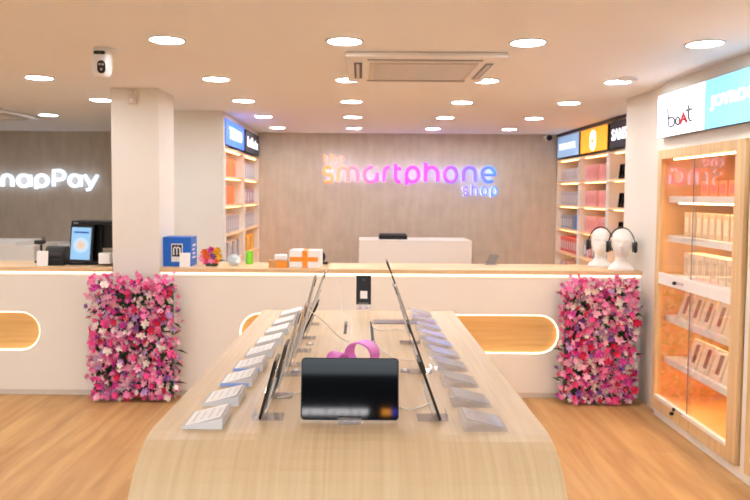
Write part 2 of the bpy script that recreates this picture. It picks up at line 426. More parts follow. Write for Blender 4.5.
# ------------------------------------------------------------------ flower walls
def hexmat(n, c): return mat(n, c, .6, noise=.06, nscale=40)
PETAL = [hexmat('hot_pink_petal', (252, 84, 160)), hexmat('pink_petal', (254, 142, 194)), hexmat('pale_pink_petal', (252, 190, 214)), hexmat('cream_petal', (252, 236, 228)),
         hexmat('red_petal', (226, 34, 78)), hexmat('purple_petal', (140, 84, 170)), hexmat('magenta_petal', (222, 64, 170)), hexmat('lilac_petal', (206, 162, 222))]
CW = [.20, .27, .19, .12, .04, .04, .09, .05]
LEAF = hexmat('leaf_green', (46, 78, 38)); LEAF2 = hexmat('dark_leaf', (28, 48, 30))
def blossom(bm, M4, r, rnd, petals=5, mi=0):
    for ring in range(2):
        rr = r*(1, .62)[ring]; lift = (.25, .7)[ring]
        for k in range(petals):
            a = 2*PI*k/petals + ring*PI/petals + rnd.uniform(-.15, .15)
            c, s = math.cos(a), math.sin(a); w = rr*.36
            def q(d, sd, z): return bm.verts.new(M4 @ Vector((c*d - s*sd, s*d + c*sd, z)))
            b0 = q(rr*.06, 0, 0); l = q(rr*.6, w, rr*lift*.5); rt = q(rr*.6, -w, rr*lift*.5); mid = q(rr*.6, 0, rr*lift*.25)
            tl = q(rr*.98, w*.55, rr*lift); tr = q(rr*.98, -w*.55, rr*lift); tp = q(rr*1.05, 0, rr*lift*.8)
            for f in ((b0, mid, l), (b0, rt, mid), (l, mid, tp, tl), (mid, rt, tr, tp)):
                fc = bm.faces.new(f); fc.material_index = mi; fc.smooth = True
def leaf(bm, M4, ln, w, mi=0):
    p = [Vector((0, 0, 0)), Vector((ln*.45, w, .01)), Vector((ln, 0, -.01)), Vector((ln*.45, -w, .01)), Vector((ln*.5, 0, -.004))]
    v = [bm.verts.new(M4 @ x) for x in p]
    for f in ((0, 4, 1), (1, 4, 2), (2, 4, 3), (3, 4, 0)):
        fc = bm.faces.new([v[i] for i in f]); fc.material_index = mi
def flower_wall(cx, y0, w, h, label, seed, dark=0):
    rnd = random.Random(seed)
    t = thing('floral_display', label, 'flower wall', (cx, y0+.10, 0))
    obj('backing', Box(-w/2+.05, w/2-.05, 0, .08, .03, h-.05), LEAF2, t)
    def place(r, zoff=0):
        x = rnd.uniform(-w/2, w/2)*rnd.uniform(.93, 1.07); z = rnd.uniform(.02, h-.01)
        return x, z
    base = Matrix.Rotation(PI/2, 4, 'X')     # local +z -> -y
    def mtx(x, y, z, tilt=.6):
        return Matrix.Translation((x, y, z)) @ base @ Matrix.Rotation(rnd.uniform(-tilt, tilt), 4, 'X') @ Matrix.Rotation(rnd.uniform(-tilt, tilt), 4, 'Y') @ Matrix.Rotation(rnd.uniform(0, 6), 4, 'Z')
    # leaves: nobody could count them
    bm = bmesh.new()
    for k in range(650):
        x, z = place(0); y = rnd.uniform(-.03, .02)
        leaf(bm, mtx(x*.86, y, .04+z*.93, 1.0), rnd.uniform(.04, .07), rnd.uniform(.008, .016), 0)
    for k in range(8):       # sprigs sticking out round the edge
        side = rnd.choice((-1, 1)); z = rnd.uniform(.05, h)
        m4 = Matrix.Translation((side*(w/2-.03), rnd.uniform(-.03, .05), z)) @ Matrix.Rotation(0 if side > 0 else PI, 4, 'Z') @ Matrix.Rotation(rnd.uniform(-.8, .5), 4, 'Y')
        leaf(bm, m4, rnd.uniform(.05, .11), .008, 0)
    o = obj('foliage', bm, LEAF, t); o['kind'] = 'stuff'
    # small filler blossoms
    bm = bmesh.new(); N = 1250
    for k in range(N):
        x, z = place(0); edge = abs(x) > w/2-.04
        mi = rnd.choices(range(8), CW)[0]
        hot = math.sin(x*17+seed)*math.sin(z*14+seed*2); 
        if hot > .55: mi = rnd.choice((3, 3, 2, 7))
        elif hot < -.75 and rnd.random() < .7: continue
        y = rnd.uniform(-.055, -.005) if not edge else rnd.uniform(-.04, .06)
        blossom(bm, mtx(x, y, z, .9 if not edge else 1.3), rnd.uniform(.015, .026), rnd, 5, mi)
    for k in range(70):       # ragged top sprigs of small pink blossoms
        x = rnd.uniform(-w/2+.02, w/2-.02); z = h + rnd.uniform(-.03, .05)*(1 if rnd.random() < .6 else .3)
        blossom(bm, mtx(x, rnd.uniform(-.04, .06), z, 1.2), rnd.uniform(.016, .026), rnd, 5, rnd.choice((0, 1, 1, 2)))
    o = obj('small_blossoms', bm, PETAL[0], t); o['kind'] = 'stuff'
    for m in PETAL[1:]: o.data.materials.append(m)
    # 100 large ones as parts
    meshes = {}
    pts = []
    tries = 0
    while len(pts) < 100 and tries < 9000:
        tries += 1
        x, z = rnd.uniform(-w/2+.03, w/2-.03), rnd.uniform(.04, h-.03)
        if all((x-a)**2+(z-b)**2 > .055**2 for a, b in pts): pts.append((x, z))
    for x, z in pts:
        ci = rnd.choices(range(8), [.18, .24, .16, .15, .11, .05, .07, .04])[0]; var = rnd.randrange(2)
        if (ci, var) not in meshes:
            bm = bmesh.new(); blossom(bm, Matrix(), .031, random.Random(ci*7+var), 6 if var else 5, 0); ball(bm, (0, 0, .007), .008, 1)
            me = bpy.data.meshes.new('blossom'); bm.to_mesh(me); bm.free(); me.materials.append(PETAL[ci]); meshes[(ci, var)] = me
        o = bpy.data.objects.new('blossom', meshes[(ci, var)]); COL.objects.link(o); o.parent = t
        o.matrix_local = mtx(x, rnd.uniform(-.075, -.045), z, .8) @ Matrix.Scale(rnd.uniform(.75, 1.15), 4)
        o['label'] = ['hot pink', 'pink', 'pale pink', 'cream', 'red', 'purple', 'magenta', 'lilac'][ci] + ' blossom'
    return t
flower_wall(-1.77, 5.305, .69, .955, 'upright rectangular wall of pink flowers against the left pier', 3)
flower_wall(1.862, 5.305, .60, .955, 'upright rectangular wall of pink flowers at the right end of the counter', 11)

# ------------------------------------------------------------------ display table
TZ = .95; TX0, TX1 = -.600, .542; TYN, TYF = 1.715, 4.10; R = .28
def rounded_profile(y0, y1, ztop, r, n=12):
    pts = [(y0, 0)]
    for k in range(n+1): a = PI - PI/2*k/n; pts.append((y0+r+r*math.cos(a), ztop-r+r*math.sin(a)))
    rb = .04
    for k in range(n//2+1): a = PI/2 - PI/2*k/(n//2); pts.append((y1-rb+rb*math.cos(a), ztop-rb+rb*math.sin(a)))
    pts.append((y1, 0)); return pts
t = thing('display_table', 'long pale oak display table with rounded near end in the foreground', 'table', ((TX0+TX1)/2, 2.9, 0))
def inset(pts, th):
    out = []
    for i, (y, z) in enumerate(pts):
        a = Vector(pts[max(i-1, 0)]); b = Vector(pts[min(i+1, len(pts)-1)]); d = (b-a).normalized(); n = Vector((d.y, -d.x)); out.append((y+n.x*th, z+n.y*th))
    return out
po = rounded_profile(TYN, TYF, TZ, R); pi_ = inset(po, .05)
pi_[0] = (pi_[0][0], 0); pi_[-1] = (pi_[-1][0], 0)
bm = bmesh.new()
def strip(x):
    g = lambda y: x + (.036*(y-2.0)/2.1 if x < 0 and y > 2.0 else 0)
    return [bm.verts.new((g(y), y, z)) for y, z in po], [bm.verts.new((g(y), y, z)) for y, z in pi_]
aO, aI = strip(TX0); bO, bI = strip(TX1)
for i in range(len(po)-1):
    bm.faces.new((aO[i], aO[i+1], bO[i+1], bO[i])); bm.faces.new((aI[i], bI[i], bI[i+1], aI[i+1]))
    bm.faces.new((aO[i], aI[i], aI[i+1], aO[i+1])); bm.faces.new((bO[i], bO[i+1], bI[i+1], bI[i]))
bm.faces.new((aO[0], bO[0], bI[0], aI[0])); bm.faces.new((aO[-1], aI[-1], bI[-1], bO[-1]))
obj('top_shell', bm, 'table', t, world=True, bevel=.008)
obj('inner_panel', Box(TX0+.06, TX1-.06, TYN+.10, TYF-.08, .10, .78), 'white', t, world=True)
# cable slots set in the top
for (u0, v0, u1, v1) in ((343.5, 334, 346.5, 322), (371.5, 345, 374.5, 322)):
    a = PZ(u0, v0, TZ); b = PZ(u1, v1, TZ)
    obj('cable_slot', Box(a.x, a.x+.014, a.y, b.y, TZ+.0005, TZ+.0025), 'slot', t, world=True)
a = PZ(374, 324, TZ); b = PZ(422, 320.5, TZ)
obj('cable_slot', Box(a.x, b.x, a.y, b.y, TZ+.0005, TZ+.004), 'grey', t, world=True)['label'] = 'grey metal strip'

# ------------------------------------------------------------------ devices on the table
def slab(w, h, y0, y1, z0, rad):
    bm = bmesh.new(); pts = []
    for qx, qz, a0 in ((1, 1, 0), (-1, 1, 90), (-1, -1, 180), (1, -1, 270)):
        for k_ in range(7):
            a = math.radians(a0+k_*15); pts.append((qx*(w/2-rad)+rad*math.cos(a), z0+h/2+qz*(h/2-rad)+rad*math.sin(a)))
    f = [bm.verts.new((x, y0, z)) for x, z in pts]; b = [bm.verts.new((x, y1, z)) for x, z in pts]
    bm.faces.new(f); bm.faces.new(b[::-1])
    for i in range(len(f)): j = (i+1) % len(f); bm.faces.new((f[i], f[j], b[j], b[i]))
    return bm
def device(name, label, cat, w, h, th, loc, rotz, lean, body, screen=True, group=None, cam_bump=True):
    """stands on its lower edge, screen to local -Y, leaning back"""
    t = thing(name, label, cat, loc, group=group); t.rotation_euler = (-lean, 0, rotz)
    obj('body', slab(w, h, 0, th, 0, .012), body, t, bevel=.0015)
    if screen: obj('screen', slab(w-.007, h-.007, -.0012, .0004, .0035, .0095), 'blackgloss', t)
    if cam_bump: obj('camera_bump', Box(w/2-.045, w/2-.012, th-.0005, th+.003, h-.05, h-.012), 'darkgrey', t, bevel=.002)
    bm = bmesh.new(); cyl(bm, (0, -.0015, h-.0028), .0016, .0008, 'Y', 12); obj('front_camera', bm, 'darkgrey', t)
    if rotz:
        obj('back_bracket', Box(-w*.3, w*.3, th+.0035, th+.010, .03, h*.62), 'milk', t, bevel=.003)
    return t
def stand(loc, rotz, lean, label, group, w=.07, hh=.075):
    t = thing('acrylic_stand', label, 'device stand', loc, rotz, group)
    obj('base_plate', Box(-w/2, w/2, -.022, .07, 0, .003), 'acrylic', t)
    obj('front_lip', Box(-w/2, w/2, -.022, -.018, .0045, .02), 'acrylic', t)
    bm = bmesh.new(); v = box(bm, -w/2*.8, w/2*.8, 0, .004, 0, hh)
    bmesh.ops.transform(bm, verts=bm.verts, matrix=Matrix.Translation((0, .0145+.012*math.tan(lean), .006)) @ Matrix.Rotation(-lean, 4, 'X'))
    obj('back_rest', bm, 'acrylic', t)
    return t
SZ = TZ+.0006
DEV = []
def put(name, label, cat, w, h, loc, rotz, lean, body, slabel, th=.007, sgroup=None, screen=True):
    x, y = loc
    device(name, label, cat, w, h, th, (x, y, SZ+.0065), rotz, lean, body, screen=screen)
    stand((x, y, SZ), rotz, lean, slabel, 'clear acrylic device stands')
p = PZ(349.5, 422, TZ+.006)
put('tablet', 'black tablet facing the camera on the near end of the table', 'tablet', .293, .183, (p.x, p.y+.012), 0, math.radians(11), 'black', 'clear acrylic stand under the tablet facing the camera')
# left-hand row, screens facing left
LR = [ # near-bottom px, w (along the table), h, lean deg, body, label
 ((258, 421), .11, .185, 15, 'black', 'nearest device of the left-hand row, thin black edge'),
 ((270, 399), .11, .185, 15, 'darkgrey', 'second device of the left-hand row, dark grey edge'),
 ((281, 376), .10, .25, 15, 'silver', 'third device of the left-hand row, tall with silver edge'),
 ((287.5, 366), .09, .25, 16, 'gold', 'fourth device of the left-hand row, champagne edge'),
 ((294, 352), .10, .34, 15, 'silver', 'fifth device of the left-hand row, tallest and pale'),
 ((300, 339), .10, .19, 25, 'black', 'sixth device of the left-hand row, black, leaning most'),
 ((305, 325), .10, .30, 20, 'silver', 'farthest device of the left-hand row, tall and pale'),
]
for (px, w, h, ln, body, lab) in LR:
    p = PZ(px[0], px[1], TZ+.006)
    put('tablet', lab, 'tablet', w, h, (p.x, p.y+w/2), -PI/2, math.radians(ln), body, 'clear acrylic stand under the ' + lab.split(',')[0], screen=True)
RR = [
 ((442, 422), .11, .19, 20, 'black', 'nearest tablet of the right-hand row, thin black edge'),
 ((427, 374), .11, .20, 20, 'darkgrey', 'second tablet of the right-hand row, dark grey edge'),
 ((416, 344), .11, .275, 19, 'silver', 'third tablet of the right-hand row, silver edge'),
 ((409.5, 323), .12, .345, 20, 'darkgrey', 'farthest tablet of the right-hand row, tall and thin'),
]
for (px, w, h, ln, body, lab) in RR:
    p = PZ(px[0], px[1], TZ+.006)
    put('tablet', lab, 'tablet', w, h, (p.x, p.y+w/2), PI/2, math.radians(ln), body, 'clear acrylic stand under the ' + lab.split(',')[0])
# black phone facing us at the far end
p = PZ(363.5, 308, TZ+.006)
t = thing('payment_phone', 'black phone with a pale square label standing at the far end of the table', 'phone', (p.x, p.y, SZ+.026)); t.rotation_euler = (-.12, 0, 0)
obj('body', Box(-.044, .044, 0, .009, 0, .172), 'black', t, bevel=.004)
obj('label_square', Box(-.020, .022, -.0016, -.0002, .035, .080), 'paper', t)['label'] = 'pale square label'
bm = bmesh.new(); cyl(bm, (0, -.0005, .145), .009, .002, 'Y', 20); obj('lens', bm, 'darkgrey', t)
t = thing('acrylic_stand', 'clear acrylic stand under the black phone at the far end', 'device stand', (p.x, p.y, SZ), group='clear acrylic device stands')
obj('base_plate', Box(-.04, .04, -.03, .06, 0, .004), 'acrylic', t); obj('front_lip', Box(-.03, .03, -.014, -.008, .0045, .040), 'acrylic', t)
obj('riser', Box(-.012, .012, -.0075, .012, .0045, .0245), 'white', t)

# label holders (wedges) along both table edges
INK = mat('grey_print', (222, 220, 224), .6); BLUE_CARD = mat('pale_blue_card', (150, 180, 246), .55, noise=.04)
def holder(sign, x0, x1, y0, y1, label, style, group):
    """wedge: low at the outer side, high towards the middle of the table"""
    cx, cy = (x0+x1)/2, (y0+y1)/2; w, d = x1-x0, y1-y0; h = .034
    t = thing('label_holder', label, 'label holder', (cx, cy, SZ), group=group)
    def wedge(zl, zh, z0l, z0h, ins):
        bm = bmesh.new(); xs = (-w/2+ins, w/2-ins)
        hl, hr = (zl, zh) if sign < 0 else (zh, zl); bl, br = (z0l, z0h) if sign < 0 else (z0h, z0l)
        v = [bm.verts.new(q) for q in ((xs[0], -d/2+ins, bl), (xs[1], -d/2+ins, br), (xs[1], d/2-ins, br), (xs[0], d/2-ins, bl), (xs[0], -d/2+ins, hl), (xs[1], -d/2+ins, hr), (xs[1], d/2-ins, hr), (xs[0], d/2-ins, hl))]
        for f in ((3,2,1,0),(4,5,6,7),(0,1,5,4),(1,2,6,5),(2,3,7,6),(3,0,4,7)): bm.faces.new([v[i] for i in f])
        return bm
    obj('holder_body', wedge(.007, h-.001, .0002, .0002, 0), 'milk' if style != 'clear' else 'acrylic', t)
    bm = wedge(.0102, h+.0025, .0075, h-.0005, .008)
    card = obj('price_card', bm, 'paper' if style != 'clear' else 'frost', t)
    bm = bmesh.new()
    for k in range(4):
        fx = -.30 + k*.2; x = fx*w
        zz = lambda q: (.0102+(h-.0077)*((q+w/2-.008)/(w-.016))) if sign < 0 else (.0102+(h-.0077)*((w/2-.008-q)/(w-.016)))
        a, b = x, x+.006
        v = [bm.verts.new((a, -d*.32, zz(a)+.0012)), bm.verts.new((b, -d*.32, zz(b)+.0012)), bm.verts.new((b, d*(.30-.1*(k % 2)), zz(b)+.0012)), bm.verts.new((a, d*(.30-.1*(k % 2)), zz(a)+.0012))]
        v2 = [bm.verts.new(q.co - Vector((0, 0, .0008))) for q in v]
        bm.faces.new(v); bm.faces.new(v2[::-1])
        for i in range(4): j = (i+1) % 4; bm.faces.new((v[i], v2[i], v2[j], v[j]))
    if style != 'clear': obj('print', bm, INK, card)
    else: bm.free()
    if style == 'blue':
        obj('blue_edge', Box(-w/2+.006, w/2-.012, -d/2-.002, -d/2-.0003, .002, .013), BLUE_CARD, t)['label'] = 'pale blue front edge'
ordn = ['nearest', 'second', 'third', 'fourth', 'fifth', 'sixth', 'seventh', 'eighth', 'ninth', 'tenth']
lv = [430, 407, 387, 372, 358, 346, 335, 326, 317]
for i, v in enumerate(lv):
    y = PZ(250, v, TZ).y
    blue = i in (2, 3)
    extra = ', with a pale blue edge' if blue else ''
    nm = ordn[i] if i < 8 else 'farthest'
    holder(-1, -.512+.008*i, -.395+.008*i, y, y+min(.14, .17), f'{nm} white label holder along the left table edge{extra}', 'blue' if blue else 'card', 'label holders along the left table edge')
rv = [432, 408, 388, 372, 360, 349, 340.5, 332, 325, 318]
for i, v in enumerate(rv):
    y = PZ(480, v, TZ).y
    nm = ordn[i] if i < 9 else 'farthest'
    holder(1, .300-.003*i, .425-.003*i, y, y+min(.13, .135 if i < 5 else .12), f'{nm} clear label holder along the right table edge', 'clear', 'label holders along the right table edge')

# white charging cables
def cable(pts, label):
    o = curve_mesh('charging_cable', [smoothpath(pts)], .0019, 'cable'); tag(o, label, 'cable', 'white charging cables on the table')
def Q(u, v, dz=.003): return PZ(u, v, TZ+dz) + Vector((0, 0, 0))
cable([(.255, 2.28, TZ+.005), (.21, 2.22, TZ+.004), (.16, 2.17, TZ+.004), (.13, 2.19, TZ+.004), (.10, 2.22, TZ+.006), (.02, 2.3, TZ+.005), (.05, 2.6, TZ+.004), (.06, 3.2, TZ+.004)], 'white cable from the right-hand tablets curling behind the tablet facing the camera')
cable([(-.27, 2.26, TZ+.012), (-.22, 2.30, TZ+.012), (-.16, 2.40, TZ+.005), (-.1, 2.5, TZ+.004), (-.08, 3.0, TZ+.004)], 'white cable from the nearest tablet of the left-hand row')
cable([(-.22, 2.9, TZ+.2), (-.15, 2.95, TZ+.13), (-.09, 3.05, TZ+.05), (-.05, 3.2, TZ+.004), (-.045, 3.55, TZ+.004)], 'white cable looping down from the tall tablets of the left-hand row')
cable([(-.14, 3.9, TZ+.2), (-.11, 3.88, TZ+.1), (-.1, 3.8, TZ+.03), (-.08, 3.7, TZ+.004), (-.07, 3.6, TZ+.004)], 'thin white cable hanging at the far left end of the table')
cable([(.22, 2.82, TZ+.004), (.15, 2.86, TZ+.004), (.1, 2.98, TZ+.004), (.07, 3.2, TZ+.004)], 'white cable from the second tablet of the right-hand row')
cable([(.23, 3.42, TZ+.006), (.17, 3.5, TZ+.004), (.12, 3.44, TZ+.004), (.07, 3.5, TZ+.004), (.06, 3.7, TZ+.004)], 'white cable wavering beside the grey metal strip')
# anti-theft pucks
for (u, v, w_) in ((335, 398, 0), (409, 391, 0), (404, 356, 0), (311, 383, 0)): pass
def puck(u, v, label):
    p = PZ(u, v, TZ); t = thing('cable_clip', label, 'cable clip', (p.x, p.y, SZ), group='clear cable clips on the table')
    obj('clip_base', Box(-.018, .018, -.014, .014, 0, .006), 'frost', t, bevel=.002); obj('clip_bridge', Box(-.006, .006, -.014, .014, .0065, .012), 'white', t, bevel=.001)
puck(405, 372, 'clear cable clip right of the tablet facing the camera')
puck(296, 372, 'clear cable clip left of the tablet facing the camera')
puck(310, 345, 'clear cable clip behind the left-hand tablets')
# pink ribbon rings
PINK = mat('pink_ribbon', (238, 130, 226), .35, noise=.08, nscale=30)
def band(name, label, c, rx, rz, wid, tilt, yaw):
    bm = bmesh.new(); n = 40; th = .006; rings = []
    for i in range(n):
        a = 2*PI*i/n; cs, sn = math.cos(a), math.sin(a)
        rings.append([bm.verts.new((cs*(rx+d1), d2, rz+sn*(rz+d1) + .0)) for d1, d2 in ((0, -wid/2), (0, wid/2), (-th, wid/2), (-th, -wid/2))])
    for i in range(n):
        A, B = rings[i], rings[(i+1) % n]
        for k in range(4): bm.faces.new((A[k], A[(k+1) % 4], B[(k+1) % 4], B[k]))
    bmesh.ops.transform(bm, verts=bm.verts, matrix=Matrix.Rotation(tilt, 4, 'X'))
    o = obj(name, bm, PINK, smooth=False); o.location = c; o.rotation_euler = (0, 0, yaw)
    tag(o, label, 'band'); return o
p = PZ(338, 376, TZ); band('wrist_band', 'small pink band standing on the table behind the tablet, left one', (p.x, p.y, SZ+.003), .040, .044, .06, .0, .8)
p = PZ(362, 367, TZ); band('wrist_band', 'larger pink band standing on the table behind the tablet, right one', (p.x, p.y, SZ+.003), .060, .050, .07, .0, -.5)

# ------------------------------------------------------------------ things on the counter
CZ = ZT+.0008
# blue carrier box
BLUE = mat('blue_card', (22, 104, 206), .4, noise=.04)
p0 = PY(161.5, 268, YC+.05); p1 = PY(190, 268, YC+.05); w = p1.x-p0.x; h = PY(161, 237.5, YC+.05).z-ZT
t = thing('blue_box', 'bright blue box with rounded white emblem on the counter by the left pier', 'box', (p0.x+w/2, YC+.19, CZ))
obj('carton', Box(-w/2, w/2, -.1, .1, 0, h), BLUE, t, bevel=.002)
e = obj('emblem', Box(-.045, .047, -.104, -.1005, h*.16, h*.78), 'paper', t, bevel=.0015); e['label'] = 'rounded white emblem with dark mark'
bm = bmesh.new(); box(bm, -.038, .040, -.1065, -.1045, h*.34, h*.74); obj('emblem_field', bm, 'black', e)
curve_mesh('emblem_mark', [[(-.024, -.1085, h*.40), (-.024, -.1085, h*.62), (-.014, -.1085, h*.67), (.001, -.1085, h*.62), (.001, -.1085, h*.40)], [(.001, -.1085, h*.62), (.012, -.1085, h*.67), (.026, -.1085, h*.62), (.026, -.1085, h*.40)]], .0055, 'paper', e)
bm = bmesh.new()
for k in range(4): box(bm, w/2+.0004, w/2+.0016, -.06+.012*(k % 2), .05-.02*(k % 3), h*(.26+.14*k), h*(.32+.14*k))
obj('side_print', bm, 'paper', t)
# white cards standing on the counter
def card(u0, u1, v0, v1, Y, label):
    a = PY(u0, v1, Y); b = PY(u1, v0, Y); w = b.x-a.x; h = b.z-ZT
    t = thing('table_card', label, 'card', ((a.x+b.x)/2, Y, CZ)); t.rotation_euler = (-.12, 0, 0)
    obj('card_face', Box(-w/2, w/2, -.002, .001, .001, h), 'paper', t, bevel=.0008)
    obj('foot', Box(-w/2, w/2, .0012, .04, .0012, .004), 'paper', t)
    return t
card(179.5, 190, 253, 268, YC+.035, 'small white card standing in front of the blue box')
card(36.5, 47.5, 251, 267, YC+.03, 'small white card standing left of the black printer')
# small bouquet
t = thing('flower_bouquet', 'small orange, yellow and pink bouquet right of the blue box', 'flowers', (PY(212, 266, YC+.15).x, YC+.15, CZ))
obj('foam_base', Box(-.05, .05, -.03, .03, 0, .025), LEAF, t, bevel=.01)
YEL = hexmat('yellow_petal', (250, 196, 40)); ORG = hexmat('orange_petal', (246, 110, 50))
for i, (x, z, m) in enumerate(((-.055, .10, ORG), (-.07, .055, PETAL[1]), (-.03, .07, ORG), (-.045, .03, PETAL[0]), (.0, .12, PETAL[6]), (.015, .075, PETAL[5]), (.05, .115, YEL), (.06, .07, YEL), (.03, .095, YEL), (.04, .035, ORG), (.0, .04, PETAL[1]))):
    bm = bmesh.new(); blossom(bm, Matrix.Rotation(PI/2+.1*(i % 3), 4, 'X') @ Matrix.Rotation(i, 4, 'Z'), .032, random.Random(i), 6); ball(bm, (0, -.008, 0), .008, 1)
    o = obj('flower_head', bm, m, t); o.location = (x, -.02-.008*(i % 3), z+.012)
bm = bmesh.new()
for k in range(14): leaf(bm, Matrix.Translation((random.uniform(-.05, .05), 0, .03)) @ Matrix.Rotation(-random.uniform(.3, 2.6), 4, 'Y'), .07, .01)
obj('leaves', bm, LEAF, t)
# crumpled tissue / pale blue paper
def blob(name, label, cat, c, sx, sy, sz, m, amp=.25, seed=1):
    rnd = random.Random(seed); bm = bmesh.new(); bmesh.ops.create_icosphere(bm, subdivisions=3, radius=1)
    for v in bm.verts:
        k = 1 + rnd.uniform(-amp, amp); v.co = Vector((v.co.x*sx*k, v.co.y*sy*k, max(0, (v.co.z*.5+.5)*sz*k)))
    o = obj(name, bm, m); o.location = c; tag(o, label, cat); return o
blob('tissue', 'crumpled pale blue and white wrapping on the counter right of the bouquet', 'wrapping', (PY(234, 267, YC+.15).x, YC+.16, CZ), .052, .04, .085, mat('pale_blue_tissue', (216, 232, 240), .8, noise=.1, nscale=9), .2, 4)
GRN = mat('lime_plastic', (130, 214, 50), .35)
t = thing('green_bottle', 'small lime green container on the counter in front of the left shelves', 'container', (PY(249, 266, YC+.3).x, YC+.32, CZ))
bm = bmesh.new(); cyl(bm, (0, 0, .048), .032, .096); obj('container_body', bm, GRN, t, bevel=.006); bm = bmesh.new(); cyl(bm, (0, 0, .105), .026, .016); obj('lid', bm, GRN, t, bevel=.003)
# flat brown parcel with white paper on top
x0 = PY(268.5, 270, YC+.05).x; x1 = PY(288.5, 270, YC+.05).x
t = thing('flat_carton', 'low brown carton with orange tape left of the taped white box', 'box', ((x0+x1)/2, YC+.11, CZ))
w = x1-x0; obj('carton', Box(-w/2, w/2, -.06, .06, 0, .055), 'brown', t, bevel=.002); obj('tape', Box(-w*.1, w*.4, -.0618, -.0605, .002, .05), 'orange', t)
o = obj('folded_paper', Box(-.05, .05, -.035, .035, 0, .045), 'paper', bevel=.01); o.location = ((x0+x1)/2+.01, YC+.12, CZ+.0562); tag(o, 'folded white paper lying on the low brown carton', 'paper')
# white box with orange cross
x0 = PY(289.5, 270, YC+.04).x; x1 = PY(321, 270, YC+.04).x; w = x1-x0; h = PY(300, 250.5, YC+.04).z-ZT
t = thing('taped_box', 'white box crossed by orange tape on the counter', 'box', ((x0+x1)/2, YC+.13, CZ)); t.rotation_euler.z = -.06
obj('carton', Box(-w/2, w/2, -.08, .08, 0, h), 'paper', t, bevel=.003)
obj('tape', Box(-w/2+.004, w/2-.02, -.0822, -.0806, h*.36, h*.62), 'orange', t); obj('tape', Box(-.02, .024, -.0838, -.0824, .003, h-.003), 'orange', t)
obj('tape', Box(-.02, .024, -.08, .08, h+.0005, h+.0015), 'orange', t)
# black rounded thing behind it
x = PY(319, 262, YC+.36).x; t = thing('tape_dispenser', 'black rounded tape dispenser half hidden behind the taped white box', 'tape dispenser', (x, YC+.37, CZ))
bm = bmesh.new(); cyl(bm, (0, 0, .062), .055, .04, 'Y', 28); obj('tape_drum', bm, 'black', t, bevel=.006); obj('foot', Box(-.055, .075, -.03, .03, 0, .02), 'black', t, bevel=.004)
# grey leaning cards right
x = PY(490, 264, YC+.44).x
t = thing('card_rack', 'small fan of grey cards standing on the counter right of the back desk', 'cards', (x, YC+.42, CZ))
for k in range(3):
    bm = Box(-.018, .018, -.003, 0, 0, .085); o = obj('grey_card', bm, 'grey', t); o.location = (-.025+k*.024, .006*k, .006); o.rotation_euler = (0, .45, 0)
obj('foot', Box(-.05, .05, -.02, .025, 0, .005), 'grey', t)

# POS terminal
p = PY(90, 266, YC+.12)
SCR = nodes('pos_screen')
m, nt, b = SCR
tc = nt.nodes.new('ShaderNodeTexCoord'); gr = nt.nodes.new('ShaderNodeTexGradient'); gr.gradient_type = 'SPHERICAL'
mp = nt.nodes.new('ShaderNodeMapping'); mp.inputs['Scale'].default_value = (14, 1, 14); mp.inputs['Location'].default_value = (0, 0, -14*.14)
rp = nt.nodes.new('ShaderNodeValToRGB'); rp.color_ramp.elements[0].color = lin((150, 200, 240)); rp.color_ramp.elements[1].color = lin((250, 190, 120))
e2 = rp.color_ramp.elements.new(.3); e2.color = lin((200, 225, 245))
nt.links.new(tc.outputs['Object'], mp.inputs['Vector']); nt.links.new(mp.outputs['Vector'], gr.inputs['Vector']); nt.links.new(gr.outputs['Fac'], rp.inputs['Fac'])
nt.links.new(rp.outputs['Color'], b.inputs['Emission Color']); b.inputs['Emission Strength'].default_value = .75; b.inputs['Base Color'].default_value = (.02, .02, .02, 1); b.inputs['Roughness'].default_value = .2
t = thing('pos_terminal', 'black till terminal with a lit portrait customer screen on the left counter', 'till', (p.x, YC+.25, CZ))
obj('base', Box(-.19, .15, -.10, .15, 0, .02), 'black', t, bevel=.006)
obj('neck', Box(-.03, .05, .0, .028, .0205, .325), 'black', t, bevel=.006)
mon = obj('monitor', Box(-.165, .165, .03, .075, .13, .365), 'black', t, bevel=.01)
cd = obj('customer_display', Box(-.095, .095, -.012, .012, 0, .31), 'black', t, bevel=.006)
cd.location = (-.088, -.105, .022); cd.rotation_euler = (-.13, .03, 0.0)
s = obj('lit_screen', Box(-.080, .078, -.0145, -.0125, .022, .285), m, cd)
obj('screen_banner', Box(-.062, .060, -.0162, -.0148, .238, .252), BLUE, cd)
obj('housing', Box(-.165, .165, -.09, .029, .327, .362), 'black', t, bevel=.008)
obj('maker_mark', Box(-.145, -.105, -.0915, -.0905, .340, .346), 'silver', t)
# receipt slip cube
o = obj('white_cube', Box(-.045, .045, -.04, .04, 0, .085), 'paper', bevel=.003); o.location = (PY(106.5, 262, YC+.1).x, YC+.085, CZ+.0215); tag(o, 'small white cube resting on the base of the till terminal', 'box')
# printer
p = PY(58, 266, YC+.12)
t = thing('receipt_printer', 'black domed receipt printer left of the till terminal', 'printer', (p.x-.02, YC+.17, CZ))
bm = bmesh.new(); n = 24; rr = []
for x in (-.082, .082):
    ring = [bm.verts.new((x, -.08, 0)), bm.verts.new((x, -.08, .06))]
    for k_ in range(9): a = PI - PI*k_/8*.9; ring.append(bm.verts.new((x, .0+.075*math.cos(a), .07+.085*math.sin(a))))
    ring.append(bm.verts.new((x, .08, 0))); rr.append(ring)
for i in range(len(rr[0])): j = (i+1) % len(rr[0]); bm.faces.new((rr[0][i], rr[0][j], rr[1][j], rr[1][i]))
bm.faces.new(rr[0]); bm.faces.new(rr[1][::-1])
obj('printer_body', bm, 'black', t, bevel=.008)
obj('paper_slot', Box(-.06, .06, -.085, -.0805, .045, .052), 'darkgrey', t)
obj('feed_cover', Box(-.06, .06, -.086, -.0805, .075, .10), 'darkgrey', t, bevel=.002)
